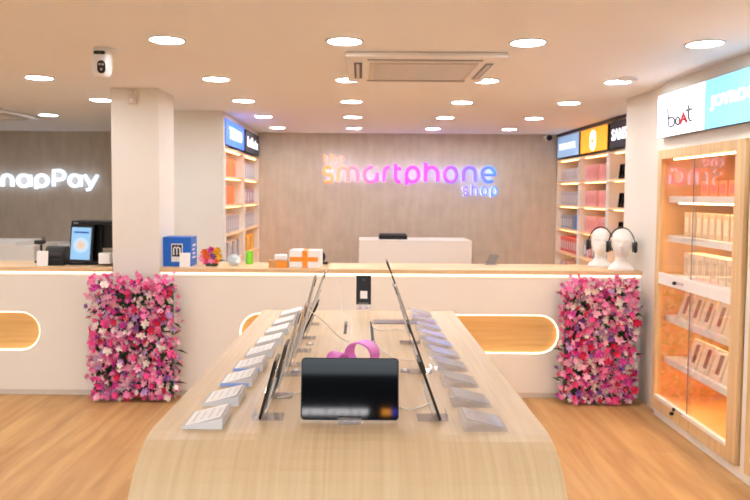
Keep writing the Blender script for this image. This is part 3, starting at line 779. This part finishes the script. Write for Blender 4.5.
# scanner on a stand
p = PY(41, 262, YC+.33)
t = thing('barcode_scanner', 'black handheld scanner on a stand behind the small white card', 'scanner', (p.x, YC+.33, CZ))
bm = bmesh.new(); cyl(bm, (0, 0, .008), .05, .016); obj('base', bm, 'black', t, bevel=.004)
bm = bmesh.new(); cyl(bm, (.004, 0, .085), .010, .135, seg=16); obj('neck', bm, 'black', t)
o = obj('scanner_head', Box(-.045, .03, -.03, .04, .155, .19), 'black', t, bevel=.01); bm = bmesh.new(); cyl(bm, (.02, .02, .205), .014, .03, seg=16); obj('trigger_knob', bm, 'grey', t)

# ------------------------------------------------------------------ mannequin heads with headphones
def head(cx, cy, k, label, rz):
    t = thing('mannequin_head', label, 'mannequin head', (cx, cy, CZ), rz)
    prof = [(0, .098, .066, 0), (.012, .100, .068, 0), (.03, .092, .064, 0), (.05, .068, .056, .002), (.075, .047, .050, .006), (.10, .044, .050, .006), (.118, .047, .056, .002),
            (.13, .053, .070, -.006), (.15, .062, .082, -.008), (.175, .070, .090, -.006), (.20, .075, .094, -.002), (.225, .077, .097, 0), (.25, .077, .098, .002),
            (.275, .073, .094, .004), (.30, .062, .082, .006), (.318, .045, .062, .008), (.33, .024, .034, .01), (.334, .004, .005, .01)]
    zs = [p[0] for p in prof]
    def samp(z):
        for i in range(len(prof)-1):
            if zs[i] <= z <= zs[i+1]:
                f = (z-zs[i])/(zs[i+1]-zs[i]); f = f*f*(3-2*f)*.5+f*.5
                return [prof[i][q]*(1-f)+prof[i+1][q]*f for q in (1, 2, 3)]
        return prof[-1][1:]
    bm = bmesh.new(); n = 48; m_ = 60; rings = []
    g = lambda x, s: math.exp(-(x/s)**2)
    for j in range(m_+1):
        z = .334*j/m_; rx, ry, yo = samp(z); ring = []
        for i in range(n):
            a = 2*PI*i/n; x = rx*math.sin(a); y = -ry*math.cos(a)+yo
            fr = max(0, math.cos(a))**2
            nose = .020*g(z-.196, .014)*g(x, .011) + .012*g(z-.215, .02)*g(x, .009)
            eyes = -.010*g(z-.226, .012)*(g(x-.03, .015)+g(x+.03, .015))
            brow = .004*g(z-.243, .01)*g(x, .05)
            lips = .006*g(z-.166, .006)*g(x, .022) + .005*g(z-.157, .006)*g(x, .018)
            chin = .006*g(z-.138, .012)*g(x, .022)
            y -= (nose+eyes+brow+lips+chin)*(1 if fr > 0 else 0)
            ring.append(bm.verts.new((x*k, y*k, z*k)))
        rings.append(ring)
    for A, B in zip(rings, rings[1:]):
        for i in range(n): bm.faces.new((A[i], A[(i+1) % n], B[(i+1) % n], B[i]))
    bm.faces.new(rings[0][::-1]); bm.faces.new(rings[-1])
    obj('foam_head', bm, 'foam', t, smooth=True)
    for s in (-1, 1):
        bm = bmesh.new(); ball(bm, (s*.077*k, .004*k, .20*k), .02*k, 2, (.35, .7, 1.3)); obj('ear', bm, 'foam', t, smooth=True)
    return t
def headphones(cx, cy, k, label, rz):
    t = thing('headphones', label, 'headphones', (cx, cy, CZ+.20*k), rz)
    pts = [(.098*k*math.cos(a), 0, .0+.142*k*math.sin(a)) for a in [PI*i/24 for i in range(25)]]
    bm = bmesh.new(); rr = []
    for i, p in enumerate(pts):
        a = PI*i/24; nrm = Vector((math.cos(a), 0, math.sin(a)))
        th = .006
        rr.append([bm.verts.new(Vector(p)+nrm*d1+Vector((0, d2, 0))) for d1, d2 in ((0, -.013), (th, -.009), (th, .009), (0, .013), (-.003, .009), (-.003, -.009))])
    for A, B in zip(rr, rr[1:]):
        for q in range(6): bm.faces.new((A[q], A[(q+1) % 6], B[(q+1) % 6], B[q]))
    bm.faces.new(rr[0]); bm.faces.new(rr[-1][::-1])
    obj('headband', bm, 'black', t, smooth=True)
    for s in (-1, 1):
        bm = bmesh.new(); cyl(bm, (s*.106*k, 0, -.012), .041*k, .026*k, 'X', 28, .038*k); bmesh.ops.scale(bm, vec=(1, .85, 1.15), verts=bm.verts); c = obj('ear_cup', bm, 'black', t, bevel=.005)
        bm = bmesh.new(); cyl(bm, (s*.0855*k, 0, -.012), .035*k, .012*k, 'X', 28); bmesh.ops.scale(bm, vec=(1, .85, 1.15), verts=bm.verts); obj('ear_cushion', bm, 'darkgrey', c, bevel=.004)
    return t
pA = PY(600, 266, YC+.33); pB = PY(622, 269, YC+.06)
kA = (PY(600, 226, YC+.33).z-ZT)/.352; kB = (PY(622, 226.5, YC+.06).z-ZT)/.352
head(pA.x, YC+.33, kA, 'white foam mannequin head on the counter, the left and farther one', -.3); headphones(pA.x, YC+.33, kA, 'black over-ear headphones on the left mannequin head', -.3)
head(pB.x-.008, YC+.062, kB, 'white foam mannequin head on the counter, the right and nearer one', -.32); headphones(pB.x-.008, YC+.062, kB, 'black over-ear headphones on the right mannequin head', -.32)

# ------------------------------------------------------------------ furniture behind the counter
p0 = PY(359, 240, 8.2); p1 = PY(472, 240, 8.2)
t = thing('back_desk', 'white reception desk behind the counter under the shop sign', 'desk', ((p0.x+p1.x)/2, 8.5, 0)); w = p1.x-p0.x; h = p0.z
obj('front_panel', Box(-w/2, w/2, -.30, -.27, .001, h-.03), 'counter', t, bevel=.003); obj('desk_top', Box(-w/2, w/2, -.30, .3, h-.0295, h), 'counter', t, bevel=.003)
obj('side_panel', Box(-w/2, -w/2+.03, -.269, .3, .001, h-.03), 'counter', t); obj('side_panel', Box(w/2-.03, w/2, -.269, .3, .001, h-.03), 'counter', t)
q0 = PY(379, 237, 8.3); q1 = PY(407.5, 237, 8.3)
t = thing('cash_drawer', 'flat black machine on top of the white back desk', 'machine', ((q0.x+q1.x)/2, 8.45, h+.0008)); w = q1.x-q0.x
obj('machine_body', Box(-w/2, w/2, -.12, .12, 0, .05), 'black', t, bevel=.006); obj('machine_lid', Box(-w/2+.01, w/2-.01, -.11, .11, .0505, .066), 'darkgrey', t, bevel=.004)
p0 = PY(-30, 242.5, 7.6); p1 = PY(34, 243.5, 7.6)
t = thing('back_cabinet', 'low white cabinet behind the left counter', 'cabinet', (p0.x, 7.9, 0)); w = p1.x-p0.x; h = p1.z
obj('cabinet_body', Box(0, w, -.3, .3, .001, h-.03), 'counter', t, bevel=.003); obj('cabinet_top', Box(-.01, w*.72, -.31, .3, h-.0295, h+.015), 'shelfwhite', t, bevel=.003)
p0 = PY(30, 247, 8.8); p1 = PY(75, 247, 8.8)
t = thing('side_table', 'low white table near the back wall behind the printer', 'table', (p0.x, 9.1, 0)); w = p1.x-p0.x; h = PY(50, 244.5, 8.8).z
obj('table_front', Box(0, w, -.3, -.27, .001, h-.03), 'counter', t); obj('table_top', Box(0, w, -.3, .3, h-.0295, h), 'shelfwhite', t, bevel=.003)
obj('table_side', Box(0, .03, -.269, .3, .001, h-.03), 'counter', t); obj('table_side', Box(w-.03, w, -.269, .3, .001, h-.03), 'counter', t)

# ------------------------------------------------------------------ shelf bays
LV = [2.10, 1.805, 1.505, 1.20, .895, .59, .28]
def bay(side, ya, yb, label):
    """side=-1: open towards +X at x=-1.38; side=+1: open towards -X at x=2.66"""
    if side < 0: xf, xb = -1.38, -1.775
    else: xf, xb = 2.635, 3.055
    lo, hi = min(xf, xb), max(xf, xb); t = thing('display_shelves', label, 'shelf unit', ((lo+hi)/2, (ya+yb)/2, 0))
    s = -1 if side < 0 else 1
    def bx(a, b, *r): a, b = xf+s*a, xf+s*b; return Box(min(a, b), max(a, b), *r)
    obj('back_panel', bx(.37, .384, ya, yb, 0.01, 2.10), 'shelf_back', t, world=True)
    for y in (ya, yb-.03): obj('side_panel', bx(0, .369, y, y+.03, 0.01, 2.10), 'shelfwhite', t, world=True)
    for i, z in enumerate(LV):
        obj('shelf', bx(0, .369, ya+.031, yb-.031, z-.022, z), 'peach', t, world=True, bevel=.001)
        if i < 5: obj('light_strip', bx(.03, .045, ya+.16, yb-.12, z-.031, z-.0225), 'led_sh', t, world=True)
    return t
def sign(side, ya, yb, z0, z1, label, facem, txt, tm, depth=.05, xf=None, tw=.7, th=.33, offset=.0):
    x = xf if xf is not None else (-1.38 if side < 0 else 2.635); s = -1 if side < 0 else 1
    t = thing('lightbox_sign', label, 'sign', (x, (ya+yb)/2, z0))
    a, b = x+s*.002, x+s*depth
    obj('sign_box', Box(min(a, b), max(a, b), ya+.004, yb-.004, z0, z1), 'darkgrey', t, world=True)
    a, b = x-s*.006, x+s*.0015
    obj('lit_face', Box(min(a, b), max(a, b), ya+.004, yb-.004, z0, z1), facem, t, world=True)
    if txt: text('lettering', txt, (x-s*.0065, (ya+yb)/2, (z0+z1)/2), (yb-ya)*tw, (z1-z0)*th, 'left' if side < 0 else 'right', tm, t, offset=offset)
    return t
E = lambda n, c, s: emis(n, c, s)
WL = E('white_lettering', (250, 250, 255), .95)
bay(-1, 7.12, 8.27, 'lit shelf unit on the left, under the blue sign'); bay(-1, 8.30, 9.47, 'lit shelf unit on the left, under the black sign, next to the back wall')
bay(1, 8.50, 9.47, 'lit shelf unit on the right, next to the back wall'); bay(1, 7.52, 8.48, 'lit shelf unit on the right, under the orange sign'); bay(1, 6.50, 7.50, 'lit shelf unit on the right, under the black sign, half behind the pier')
ZS0, ZS1 = 2.128, 2.388
sign(-1, 7.12, 8.24, ZS0, ZS1, 'glowing blue sign with white letters over the left shelves', E('blue_sign', (66, 112, 232), 1.0), 'TECNO', WL, tw=.66, th=.46, offset=.008)
sign(-1, 8.34, 9.44, ZS0, ZS1, 'black sign with white letters over the left shelves, by the back wall', E('black_sign', (52, 50, 58), .25), 'Infinix', WL, tw=.76, th=.46, offset=.008)
sign(1, 8.53, 9.44, ZS0, ZS1+.01, 'pale blue sign with white letters over the right shelves, by the back wall', E('pale_blue_sign', (146, 178, 214), .55), 'HONOR', WL, tw=.74, th=.3, offset=.01)
so = sign(1, 7.55, 8.45, ZS0, ZS1+.01, 'glowing orange sign with a white pill emblem over the right shelves', E('orange_sign', (250, 160, 40), .85), None, None)
bm = bmesh.new(); pts = []
for k_ in range(17): a = -PI*k_/16; pts.append((.085*math.cos(a), -.03+.085*math.sin(a)))
for k_ in range(17): a = PI-PI*k_/16; pts.append((.085*math.cos(a), .03+.085*math.sin(a)))
f = [bm.verts.new((2.6280, 8.0-x*1.15, (ZS0+ZS1)/2+z)) for x, z in pts]; b_ = [bm.verts.new((2.6240, 8.0-x*1.15, (ZS0+ZS1)/2+z)) for x, z in pts]
bm.faces.new(f); bm.faces.new(b_)
for i in range(len(f)): j = (i+1) % len(f); bm.faces.new((f[i], f[j], b_[j], b_[i]))
em = obj('emblem', bm, WL, so, world=True)
o = text('emblem_mark', 'mi', (2.6238, 8.0, (ZS0+ZS1)/2), .09, .06, 'right', E('orange_mark', (250, 160, 60), .7), None); 
o.parent = em; o.data.transform(Matrix.Translation(-Vector(so.location)))
sign(1, 6.52, 7.46, ZS0, ZS1+.01, 'black sign with white letters over the right shelves, cut off by the pier', E('black_sign_b', (46, 44, 54), .25), 'SAMSUNG', WL, tw=.86, th=.44, offset=.02)

# boxes on the shelves
def shelfbox(side, y, z, w, h, d, m, label, group, proto={}, inset=.05, band=None, lean=0):
    key = (side, round(w, 3), round(h, 3), m, band)
    xf = -1.38-inset if side < 0 else 2.635+inset
    if key not in proto:
        t = thing('phone_box', label, 'box', (xf, y, z+.001), group=group); s = -1 if side < 0 else 1
        a, b = 0, s*d
        obj('carton', Box(min(a, b), max(a, b), -w/2, w/2, 0, h), m, t, bevel=.0015)
        a, b = -s*.0015, -s*.0003
        obj('printed_front', Box(min(a, b), max(a, b), -w*.3, w*.3, h*.2, h*.75), band or 'paper', t)
        proto[key] = t; return t
    return dup(proto[key], (xf, y, z+.001), label, group)
cmat = {n: mat(n+'_box', c, .5, noise=.08) for n, c in dict(orange=(252, 146, 88), grey=(190, 188, 196), light=(224, 220, 222), pink=(240, 176, 172), red=(222, 108, 100), blue=(52, 120, 206), rose=(232, 146, 146), gold=(240, 190, 90), mauve=(190, 150, 170), beige=(226, 196, 160), steel=(160, 166, 180)).items()}
cmat['darkbox'] = M['darkgrey']
lvn = ['top shelf', 'second shelf', 'third shelf', 'fourth shelf', 'fifth shelf']
def rowof(side, ya, yb, z, n, w, h, c, bayn, lev, band='light', word='boxed phone', d=.17, gap=None):
    step = (yb-ya-w)/(max(n-1, 1)) if gap is None else w+gap
    for k in range(n):
        cn = c[k % len(c)] if isinstance(c, (list, tuple)) else c
        shelfbox(side, ya+w/2+k*step, z, w, h, d, cmat[cn], f'{cn} {word} on the {lvn[lev]}, {bayn}', f'boxes on the {lvn[lev]} of the {bayn}', band=cmat[band])
bn = 'left shelves under the blue sign'
rowof(-1, 7.36, 7.98, LV[1], 3, .19, .2, 'orange', bn, 0, 'orange')
rowof(-1, 7.36, 7.90, LV[2], 3, .17, .2, 'orange', bn, 1, 'orange')
rowof(-1, 7.34, 8.20, LV[3], 8, .08, .19, 'grey', bn, 2, 'light')
rowof(-1, 7.34, 8.20, LV[4], 6, .09, .2, ['light', 'steel'], bn, 3, 'grey')
bn = 'left shelves under the black sign'
rowof(-1, 8.40, 9.36, LV[1], 7, .10, .2, 'grey', bn, 0, 'light'); rowof(-1, 8.40, 9.36, LV[2], 5, .15, .18, 'mauve', bn, 1, 'light')
rowof(-1, 8.40, 9.36, LV[3], 8, .09, .19, 'grey', bn, 2, 'light'); rowof(-1, 8.40, 9.36, LV[4], 3, .25, .19, 'gold', bn, 3, 'gold')
bn = 'right shelves by the back wall'
rowof(1, 8.57, 9.40, LV[1], 10, .06, .17, 'light', bn, 0, 'grey'); rowof(1, 8.57, 9.40, LV[2], 10, .06, .17, 'grey', bn, 1, 'light')
rowof(1, 8.90, 9.40, LV[3], 6, .07, .17, 'steel', bn, 2, 'light'); rowof(1, 8.66, 8.82, LV[3], 1, .13, .19, 'blue', bn, 2, 'blue')
rowof(1, 8.57, 9.40, LV[4], 9, .07, .19, 'red', bn, 3, 'light'); rowof(1, 8.57, 9.40, LV[5], 8, .07, .17, ['pink', 'steel'], bn, 4, 'light')
bn = 'right shelves under the orange sign'
for z, lv_ in ((LV[1], 0), (LV[2], 1), (LV[3], 2)):
    rowof(1, 7.60, 7.92, z, 4, .07, .18, 'pink', bn, lv_, 'rose'); rowof(1, 8.02, 8.40, z, 5, .07, .18, 'pink', bn, lv_, 'rose')
rowof(1, 7.60, 8.40, LV[4], 9, .075, .19, ['red', 'pink', 'steel'], bn, 3, 'light'); rowof(1, 7.60, 8.40, LV[5], 8, .07, .17, 'pink', bn, 4, 'light')
# leaning phones in the third right bay
for lv_, z in enumerate((LV[1], LV[2], LV[3])):
    for k_ in range(3):
        t = thing('display_phone', f'dark phone leaning on the {lvn[lv_]} of the right shelves by the pier', 'phone', (2.75, 7.40-.09*k_, z+.001), group=f'leaning phones on the {lvn[lv_]} by the pier')
        t.rotation_euler = (.3, 0, 0)
        obj('body', Box(-.04, .04, 0, .009, .0, .16), 'darkgrey', t, bevel=.002); obj('screen', Box(-.037, .037, -.0012, -.0002, .004, .156), 'blackgloss', t)
        t.location.z += .0005

# ------------------------------------------------------------------ main shop sign
GR = nodes('gradient_letters'); m, nt, b = GR
geo = nt.nodes.new('ShaderNodeNewGeometry'); sx = nt.nodes.new('ShaderNodeSeparateXYZ'); mr = nt.nodes.new('ShaderNodeMapRange')
YS = YB-.07; mr.inputs['From Min'].default_value = PY(322, 175, YS).x; mr.inputs['From Max'].default_value = PY(497, 175, YS).x
rp = nt.nodes.new('ShaderNodeValToRGB'); els = [(0, (255, 160, 90)), (.1, (255, 165, 120)), (.17, (250, 140, 150)), (.3, (240, 110, 190)), (.45, (232, 76, 220)), (.58, (222, 80, 246)), (.72, (176, 90, 240)), (.86, (130, 110, 244)), (1, (70, 140, 240))]
rp.color_ramp.elements[0].color = lin(els[0][1]); rp.color_ramp.elements[1].color = lin(els[-1][1])
for p_, c_ in els[1:-1]: e_ = rp.color_ramp.elements.new(p_); e_.color = lin(c_)
nt.links.new(geo.outputs['Position'], sx.inputs[0]); nt.links.new(sx.outputs['X'], mr.inputs['Value']); nt.links.new(mr.outputs['Result'], rp.inputs['Fac'])
nt.links.new(rp.outputs['Color'], b.inputs['Base Color']); nt.links.new(rp.outputs['Color'], b.inputs['Emission Color']); b.inputs['Emission Strength'].default_value = .5
GRAD = m
def arc(cx, cy, r, a0, a1, n=14, ry=None):
    ry = ry or r; return [(cx+r*math.cos(math.radians(a0+(a1-a0)*k/n)), cy+ry*math.sin(math.radians(a0+(a1-a0)*k/n))) for k in range(n+1)]
# letters in a unit box: x 0..w, y 0..1 = x-height
GL = {
 's': ([arc(.45, .75, .26, 15, 90, 6, .25)[0:] + [(.3, 1.0)] + arc(.28, .75, .25, 95, 270, 12, .25) + [(.45, .5)] + arc(.48, .25, .25, 90, -90, 12, .25) + [(.05, 0)]], .75),
 'm': ([[(0, 0), (0, .62)] + arc(.33, .62, .33, 180, 0, 14, .38) + [(.66, 0)], [(.66, .62)] + arc(.99, .62, .33, 180, 0, 14, .38) + [(1.32, 0)]], 1.32),
 'a': ([arc(.5, .5, .5, 75, 360, 26), [(1.0, .62), (1.0, 0)], [(.93, .97), (.96, .97)]], 1.0),
 'A': ([arc(.5, .5, .5, 0, 360, 26), [(1.0, 1.0), (1.0, 0)]], 1.0),
 'P': ([[(0, 0), (0, 1.38), (.55, 1.38)] + arc(.55, .98, .4, 90, -90, 12) + [(0, .58)]], .95),
 'y': ([[(0, 1), (.5, 0)], [(1.0, 1), (.5, 0), (.36, -.27), (.12, -.30)]], 1.0),
 'S': ([arc(.5, 1.0, .4, 40, 180, 9, .38) + arc(.45, .95, .35, 190, 250, 4, .3) + [(.5, .68)] + arc(.55, .38, .4, 70, -60, 8, .35) + arc(.45, .38, .4, -90, -150, 6, .38)], .95),
 'r': ([[(0, 0), (0, .5)] + arc(.5, .5, .5, 180, 92, 9) + [(.6, 1.0)]], .6),
 't': ([[(.0, 1.22), (.0, .35)] + arc(.35, .35, .35, 180, 270, 7) + [(.42, 0)], [(-.06, .9), (.46, .9)]], .42),
 'p': ([[(0, -.22), (0, .5)] + arc(.5, .5, .5, 180, -150, 28)], 1.0),
 'h': ([[(0, 0), (0, 1.3)], [(0, .5)] + arc(.45, .55, .45, 180, 0, 14) + [(.9, 0)]], .9),
 'o': ([arc(.5, .5, .5, 0, 360, 30)], 1.0),
 'n': ([[(0, 0), (0, .5)] + arc(.45, .55, .45, 180, 0, 14) + [(.9, 0)]], .9),
 'e': ([[(.0, .5), (1.0, .5)] + arc(.5, .5, .5, 0, 310, 26)], 1.0),
}
c = PY(410, 176, YB)
st = thing('shop_sign', 'glowing gradient letters reading the smartphone shop on the back wall', 'sign', (c.x, YB-.002, c.z))
def word(letters, v_base, v_top, lw, hw, face=None, root=None, hm='halo'):
    face = face or GRAD; root = root or st
    for ch, u0, u1 in letters:
        st_, w0 = GL[ch]; zb = PY(u0, v_base, YS).z; zt = PY(u0, v_top, YS).z; xa = PY(u0, v_base, YS).x; xb = PY(u1, v_base, YS).x
        xa += lw; xb -= lw; zb += lw; zt -= lw
        sp = [[(xa+(x/w0)*(xb-xa), YS, zb+y*(zt-zb)) for x, y in s_] for s_ in st_]
        l = curve_mesh('letter', sp, lw, face, root, world=True, res=3)
        sp2 = [[(x, YS+.040, z) for x, y, z in s_] for s_ in sp]
        h_ = curve_mesh('letter_backlight', sp2, hw, hm, l, res=2); h_.data.transform(Matrix.Translation(-Vector(root.location)))
word([('s', 322, 334.5), ('m', 336.5, 359.5), ('a', 362.5, 379), ('r', 382, 391.5), ('t', 393.5, 402.5), ('p', 404.5, 420.5), ('h', 423.5, 439.5), ('o', 442.5, 458.5), ('n', 461.5, 477), ('e', 480, 496.5)], 183.8, 165.2, .026, .020)
word([('t', 323.5, 327.5), ('h', 330, 336), ('e', 338, 344.5)], 163.8, 155.3, .0105, .008)
word([('s', 462, 468), ('h', 471, 478), ('o', 480.5, 488), ('p', 490.5, 497.5)], 196.2, 186.2, .012, .009)

# left sign (SnapPay)
t = thing('wall_sign', 'glowing white letters on the grey wall of the left room', 'sign', (PY(50, 180, YB).x, YB-.002, PY(50, 180, YB).z))
WS = E('white_sign', (236, 244, 255), .8)
word([('S', -15, -2), ('n', .5, 13.5), ('A', 16, 31.5), ('p', 34.2, 49), ('P', 51.8, 66), ('A', 67.5, 82), ('y', 83, 99)], 188.0, 173.2, .022, .017, WS, t, 'halo_soft')

# ------------------------------------------------------------------ right wall signs
sign(1, 4.434, 5.125, 2.05, 2.35, 'glowing white sign with thin dark letters and a red A over the glass cabinet', E('white_sign_face', (236, 240, 250), 1.25), None, None, xf=2.155, depth=.045)
sb = [o for o in bpy.data.objects if o.name.startswith('lightbox_sign')][-1]
GD = mat('dark_letters', (92, 84, 96), .5); RD = mat('red_letters', (220, 50, 56), .5)
# strokes: b o A t
def yz(u, v): 
    d = ray(u, v); k_ = 2.1475/d.x; return (2.1475, d.y*k_, H+d.z*k_)
def seg(name, pts, m, r=.0075): 
    return curve_mesh(name, [[yz(*q) for q in s_] for s_ in pts], r, m, sb, world=True)
seg('letter', [[(668, 108), (668.6, 126), (671, 126.6), (674, 125), (675, 121), (673.5, 117.5), (670.5, 117.5), (668.4, 119)]], GD)
seg('letter', [[(675.8, 121), (676.6, 118), (678.2, 116.8), (679.6, 118.6), (680, 121), (679.4, 123.6), (677.8, 124.8), (676.4, 123.8), (675.8, 121)]], GD)
seg('letter', [[(680.6, 124), (682.2, 118.5), (683.6, 113), (685.2, 117.5), (686.8, 122.5)], [(682, 119.8), (685.6, 118.8)]], RD, .009)
seg('letter', [[(688.6, 105), (689, 119), (690.2, 121), (691.6, 120.3)], [(686.4, 110.4), (692, 109)]], GD)
sign(1, 3.66, 4.430, 2.05, 2.35, 'glowing sky blue sign with white capital letters over the glass cabinet', E('sky_blue_sign', (112, 190, 228), 1.15), 'JOYROOM', WL, xf=2.155, depth=.045, tw=.78, th=.30, offset=.02)
sign(1, 2.86, 3.654, 2.05, 2.35, 'glowing white blank sign panel beyond the right edge of the view', E('plain_sign_face', (236, 240, 250), .95), None, None, xf=2.155, depth=.045)

# ------------------------------------------------------------------ glass display cabinet
CYA, CYB = 3.980, 5.150; CXF, CXB = 2.172, 2.74; CZ0, CZ1 = .070, 1.962
def cabinet():
    t = thing('display_cabinet', 'oak-framed glass display cabinet built along the right wall', 'display cabinet', (2.45, (CYA+CYB)/2, CZ0))
    B = lambda n, m, *a, **k: obj(n, Box(*a), m, t, world=True, **k)
    fw = .105
    B('frame_stile', 'oak_cab', CXF, CXF+.03, CYA, CYA+fw, CZ0, CZ1, bevel=.002); B('frame_stile', 'oak_cab', CXF, CXF+.03, CYB-fw*.55, CYB, CZ0, CZ1, bevel=.002)
    B('frame_rail', 'oak_cab', CXF, CXF+.03, CYA+fw, CYB-fw*.55, CZ1-.065, CZ1, bevel=.002); B('frame_rail', 'oak_cab', CXF, CXF+.03, CYA+fw, CYB-fw*.55, CZ0, CZ0+.08, bevel=.002)
    B('side_panel', 'cab_in', CXF+.031, CXB, CYA, CYA+.03, CZ0, CZ1); B('side_panel', 'cab_in', CXF+.031, CXB, CYB-.03, CYB, CZ0, CZ1)
    B('back_panel', 'cab_in', CXB-.02, CXB, CYA+.031, CYB-.031, CZ0+.03, CZ1-.03)
    B('top_panel', 'cab_in', CXF+.031, CXB, CYA+.031, CYB-.031, CZ1-.029, CZ1); B('bottom_panel', 'cab_in', CXF+.031, CXB, CYA+.031, CYB-.031, CZ0, CZ0+.08)
    B('bottom_track', 'shelfwhite', CXF-.004, CXF+.028, CYA+fw, CYB-fw*.55, CZ0+.081, CZ0+.104)
    y0, y1 = CYA+fw, CYB-fw*.55; ym = (y0+y1)/2
    B('middle_rail', 'shelfwhite', CXF+.002, CXF+.03, y0, y1, .995, 1.075, bevel=.002)
    for z, f in ((1.63, .075), (1.345, .075), (1.06, .10), (.76, .075), (.45, .075)):
        B('shelf', 'shelfwhite', CXF+f, CXB-.021, CYA+.031, CYB-.031, z-.045, z, bevel=.001)
    for z, q in ((CZ1-.066, .045), (1.63-.0455, .09), (1.345-.0455, .2), (1.06-.0455, .2), (.76-.0455, .2), (.45-.0455, .2)):
        B('light_strip', 'led_in', CXF+q, CXF+q+.012, CYA+.05, CYB-.16, z-.009, z-.0005)
    for (za, zb) in ((1.076, CZ1-.066), (CZ0+.105, .9945)):
        for (a, b, xx) in ((y0, ym+.015, CXF+.008), (ym-.015, y1, CXF+.018)):
            d = B('glass_door', 'glass', xx, xx+.005, a+.001, b-.001, za+.001, zb-.001)
            if xx < CXF+.01: obj('door_edge', Box(xx-.0006-2.45, xx+.0056-2.45, b-.0008-(CYA+CYB)/2, b+.0016-(CYA+CYB)/2, za+.001-CZ0, zb-.001-CZ0), 'grey', d)
    lk = B('lock', 'silver', CXF-.004, CXF+.0015, ym+.10, ym+.20, 1.027, 1.042); bm = bmesh.new(); cyl(bm, (CXF-.009, ym+.215, 1.03), .012, .018, 'X', 20); obj('lock_knob', bm, 'black', t, world=True)
    bm = bmesh.new(); cyl(bm, (CXF-.011, ym+.16, CZ0+.092), .012, .012, 'X', 20); cyl(bm, (CXF-.011, ym+.19, CZ0+.055), .012, .022, 'X', 20); obj('lock_knob', bm, 'black', t, world=True)
    B('lock', 'silver', CXF-.010, CXF-.0045, ym+.05, ym+.14, CZ0+.088, CZ0+.098)
    return t
cab = cabinet()
dup(cab, (2.45, (CYA+CYB)/2-1.27, CZ0), 'second oak-framed glass display cabinet, cut off by the right edge')
# contents
def cbox(name, label, group, x, y, z, w, h, d, m, wm, win=(.3, .3, .2, .8), lean=0):
    t = thing(name, label, 'box', (x, y, z+.001), group=group); t.rotation_euler = (0, lean, 0)
    obj('carton', Box(0, d, -w/2, w/2, 0, h), m, t, bevel=.002)
    obj('window', Box(-.0015, -.0003, -w*win[0], w*win[1], h*win[2], h*win[3]), wm, t)
    return t
def rowc(n, y0, y1, *, name, label, group, x, z, w, h, d, m, wm, lean=0, win=(.3, .3, .2, .8)):
    t0 = None
    for k_ in range(n):
        y = y0+(y1-y0)*k_/max(1, n-1)
        if t0 is None: t0 = cbox(name, label, group, x, y, z, w, h, d, m, wm, win, lean)
        else: dup(t0, (x, y, z+.001), label, group).rotation_euler = (0, lean, 0)
CRM = mat('cream_pack', (250, 228, 200), .45, noise=.04); WIN = mat('pack_window', (176, 118, 84), .3, noise=.1); PNK = mat('pink_pack', (240, 150, 130), .5)
rowc(6, 4.14, 4.74, name='product_box', label='orange-red box on the top shelf of the glass cabinet', group='orange-red boxes on the cabinet top shelf', x=2.32, z=1.63, w=.10, h=.10, d=.14, m=cmat['orange'], wm=cmat['red'])
rowc(10, 4.14, 4.94, name='product_box', label='slim beige box in the row on the second shelf of the glass cabinet', group='beige boxes on the cabinet second shelf', x=2.30, z=1.345, w=.075, h=.17, d=.12, m=cmat['beige'], wm=CRM)
rowc(9, 4.14, 4.92, name='product_box', label='cream box in the row on the third shelf of the glass cabinet', group='cream boxes on the cabinet third shelf', x=2.30, z=1.06, w=.082, h=.17, d=.12, m=CRM, wm=cmat['beige'])
for zz, nn, lab in ((.76, 'fourth', 4), (.45, 'fifth', 5)):
    rowc(6 if lab == 4 else 5, 4.13, 4.93 if lab == 4 else 4.77, name='blister_pack', label=f'leaning pale pack with dark window on the {nn} shelf of the glass cabinet', group=f'leaning packs on the cabinet {nn} shelf', x=2.275, z=zz, w=.135, h=.20, d=.05, m=CRM, wm=WIN, lean=.30, win=(.28, .05, .2, .85))

# ------------------------------------------------------------------ unseen shopfront with glowing strips, added for the bright band mirrored in the tablet
t = thing('added_shopfront', 'unseen shopfront added to give the black tablet a bright reflected strip', 'reflection helper', (0, -14.2, 0))
FAC = mat('dark_facade', (40, 40, 44), .8, noise=.2)
obj('facade', Box(-5, 5, -.2, 0, 0, 3.2), FAC, t)
for nm, x0, x1, c_, e_ in (('reflection_strip', -1.62, .22, (240, 236, 236), 9), ('reflection_strip', .56, .80, (250, 160, 50), 9), ('reflection_strip', .82, 1.02, (60, 70, 200), 6)):
    obj(nm, Box(x0, x1, .001, .03, 2.17, 2.33), emis('strip_glow', c_, e_), t)
for k_ in range(9): obj('strip_post', Box(-1.5+k_*.21, -1.47+k_*.21, .031, .05, 2.1, 2.33-.05*(k_ % 3)), FAC, t)

# ------------------------------------------------------------------ world + view
w = bpy.data.worlds.new('world'); SC.world = w; w.use_nodes = True
nt = w.node_tree; bg = nt.nodes['Background']       # daylight sky above the dark street front behind the camera
tc = nt.nodes.new('ShaderNodeTexCoord'); sp = nt.nodes.new('ShaderNodeSeparateXYZ'); rp = nt.nodes.new('ShaderNodeValToRGB')
nt.links.new(tc.outputs['Generated'], sp.inputs[0]); nt.links.new(sp.outputs['Z'], rp.inputs['Fac']); nt.links.new(rp.outputs['Color'], bg.inputs[0])
rp.color_ramp.elements[0].position = .07; rp.color_ramp.elements[0].color = (.003, .004, .006, 1)
e_ = rp.color_ramp.elements.new(.17); e_.color = (.008, .022, .04, 1)
rp.color_ramp.elements[1].position = .21; rp.color_ramp.elements[1].color = (.80, .92, 1, 1)
bg.inputs[1].default_value = 3.4
SC.view_settings.view_transform = 'Standard'; SC.view_settings.look = 'None'; SC.view_settings.gamma = 1; SC.view_settings.use_curve_mapping = False
SC.view_settings.exposure = 0.44
